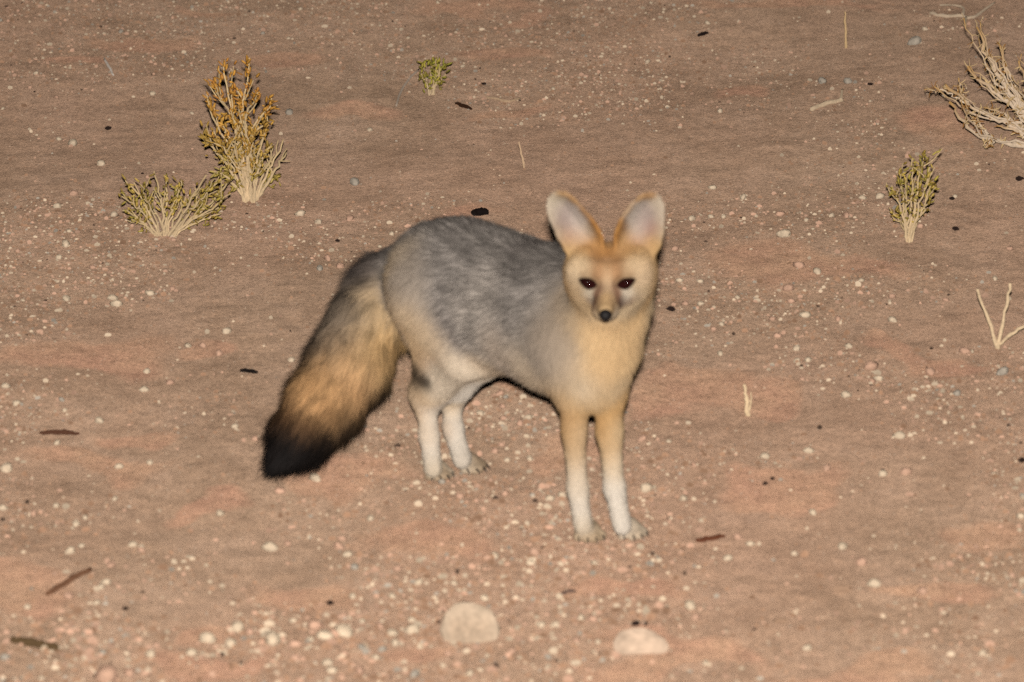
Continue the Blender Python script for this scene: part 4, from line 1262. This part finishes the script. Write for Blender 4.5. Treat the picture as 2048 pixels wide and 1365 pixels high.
for nm, gs in REG.items():
    m_ = np.isin(own, [GROUPS.index(q) for q in gs])
    if not m_.any(): continue
    v_ = HV[m_].reshape(-1, 3) - fox_g
    k_ = int(m_.sum())
    f_ = (HF0[None] + (np.arange(k_) * 7)[:, None, None]).reshape(-1, 3)
    o = link(nm.split('.')[0], mesh_np(nm.split('.')[0], v_, f_, HC[m_].reshape(-1, 3)), M['fur'], fox)
    o['kind'] = 'stuff'
    lab = {'tail_fur': 'bushy tan tail fur with black lower edge and tip', 'back_fur': 'grizzled grey fur of the back and flank', 'chest_fur': 'tan fur of the chest and neck',
           'head_fur': 'short tan and cream fur of the face', 'ear_fur': 'pale fur lining a tall ear with orange rim', 'leg_fur': 'short cream white fur of a leg'}.get(nm.split('.')[0])
    if lab: o['label'] = lab
print('TRIS', sum(len(o.data.polygons) * (2 if o.name in ('ground', 'body') else 1) for o in bpy.data.objects if o.type == 'MESH'))
print('FOX', len(FV), 'hairs', NH)

# ---- eyes, nose, claws
def eye_mat():
    m, t, b = new_mat('fox_eye')
    tc = N(t, 'ShaderNodeTexCoord')
    n = noise(t, 30, 3, .5, tc.outputs['Object'])
    r = ramp(t, n.outputs[0], [(.3, (.006, .002, .002)), (.7, (.020, .004, .004))])
    t.links.new(r.outputs[0], b.inputs['Base Color'])
    b.inputs['Roughness'].default_value = .06
    b.inputs['Specular IOR Level'].default_value = .3
    return m


M['eye'] = eye_mat()
M['nose'] = plain_mat('fox_nose', (.010, .008, .008), .55, .2, 500, .3, .0006)
M['claw'] = plain_mat('claw', (.035, .028, .024), .5, .3, 300, .3, 0)
M['lid'] = plain_mat('eye_rim', (.030, .018, .014), .7, .1, 300, .3, 0)
eh = EYES
for (h_, tilt) in ((eh[0], 1), (eh[1], -1)):
    # almond: inner corner lower
    v = iv3.copy()
    a_ = v[:, 0] * 1.0
    v = v * np.array([.0150, .0085, .0098])
    v[:, 2] *= (1 - .5 * np.abs(a_) ** 1.6) * np.where(v[:, 2] > 0, .6, 1.0)
    cs, sn = math.cos(R(-19 * tilt)), math.sin(R(-19 * tilt))
    v = np.stack([v[:, 0] * cs - v[:, 2] * sn, v[:, 1], v[:, 0] * sn + v[:, 2] * cs], 1)
    e = link('eye', mesh_np('eye', v, if3), M['eye'], fox, h_ - fox_g + np.array([0, -.0022, .0003]))
nh = NOSEH
v = iv3 * np.array([.0088, .0075, .0082]) * (1 + .0 * iv3[:, :1])
v[:, 0] *= np.where(v[:, 2] < 0, 1 + v[:, 2] / .0078 * .32, 1.0)
link('nose', mesh_np('nose', v, if3), M['nose'], fox, nh - fox_g + np.array([0, -.001, 0]))
for (c_, d_) in CLAWS:
    d_ = d_ / np.linalg.norm(d_)
    q = np.array([c_ - d_ * .002, c_ + d_ * .003 + np.array([0, 0, .0004]), c_ + d_ * .007 + np.array([0, 0, -.002]), c_ + d_ * .009 + np.array([0, 0, -.005])])
    v, f = tube(q, [.0014, .0013, .0009, .0003], 6)
    link('claw', mesh_np('claw', v - fox_g, f), M['claw'], fox)
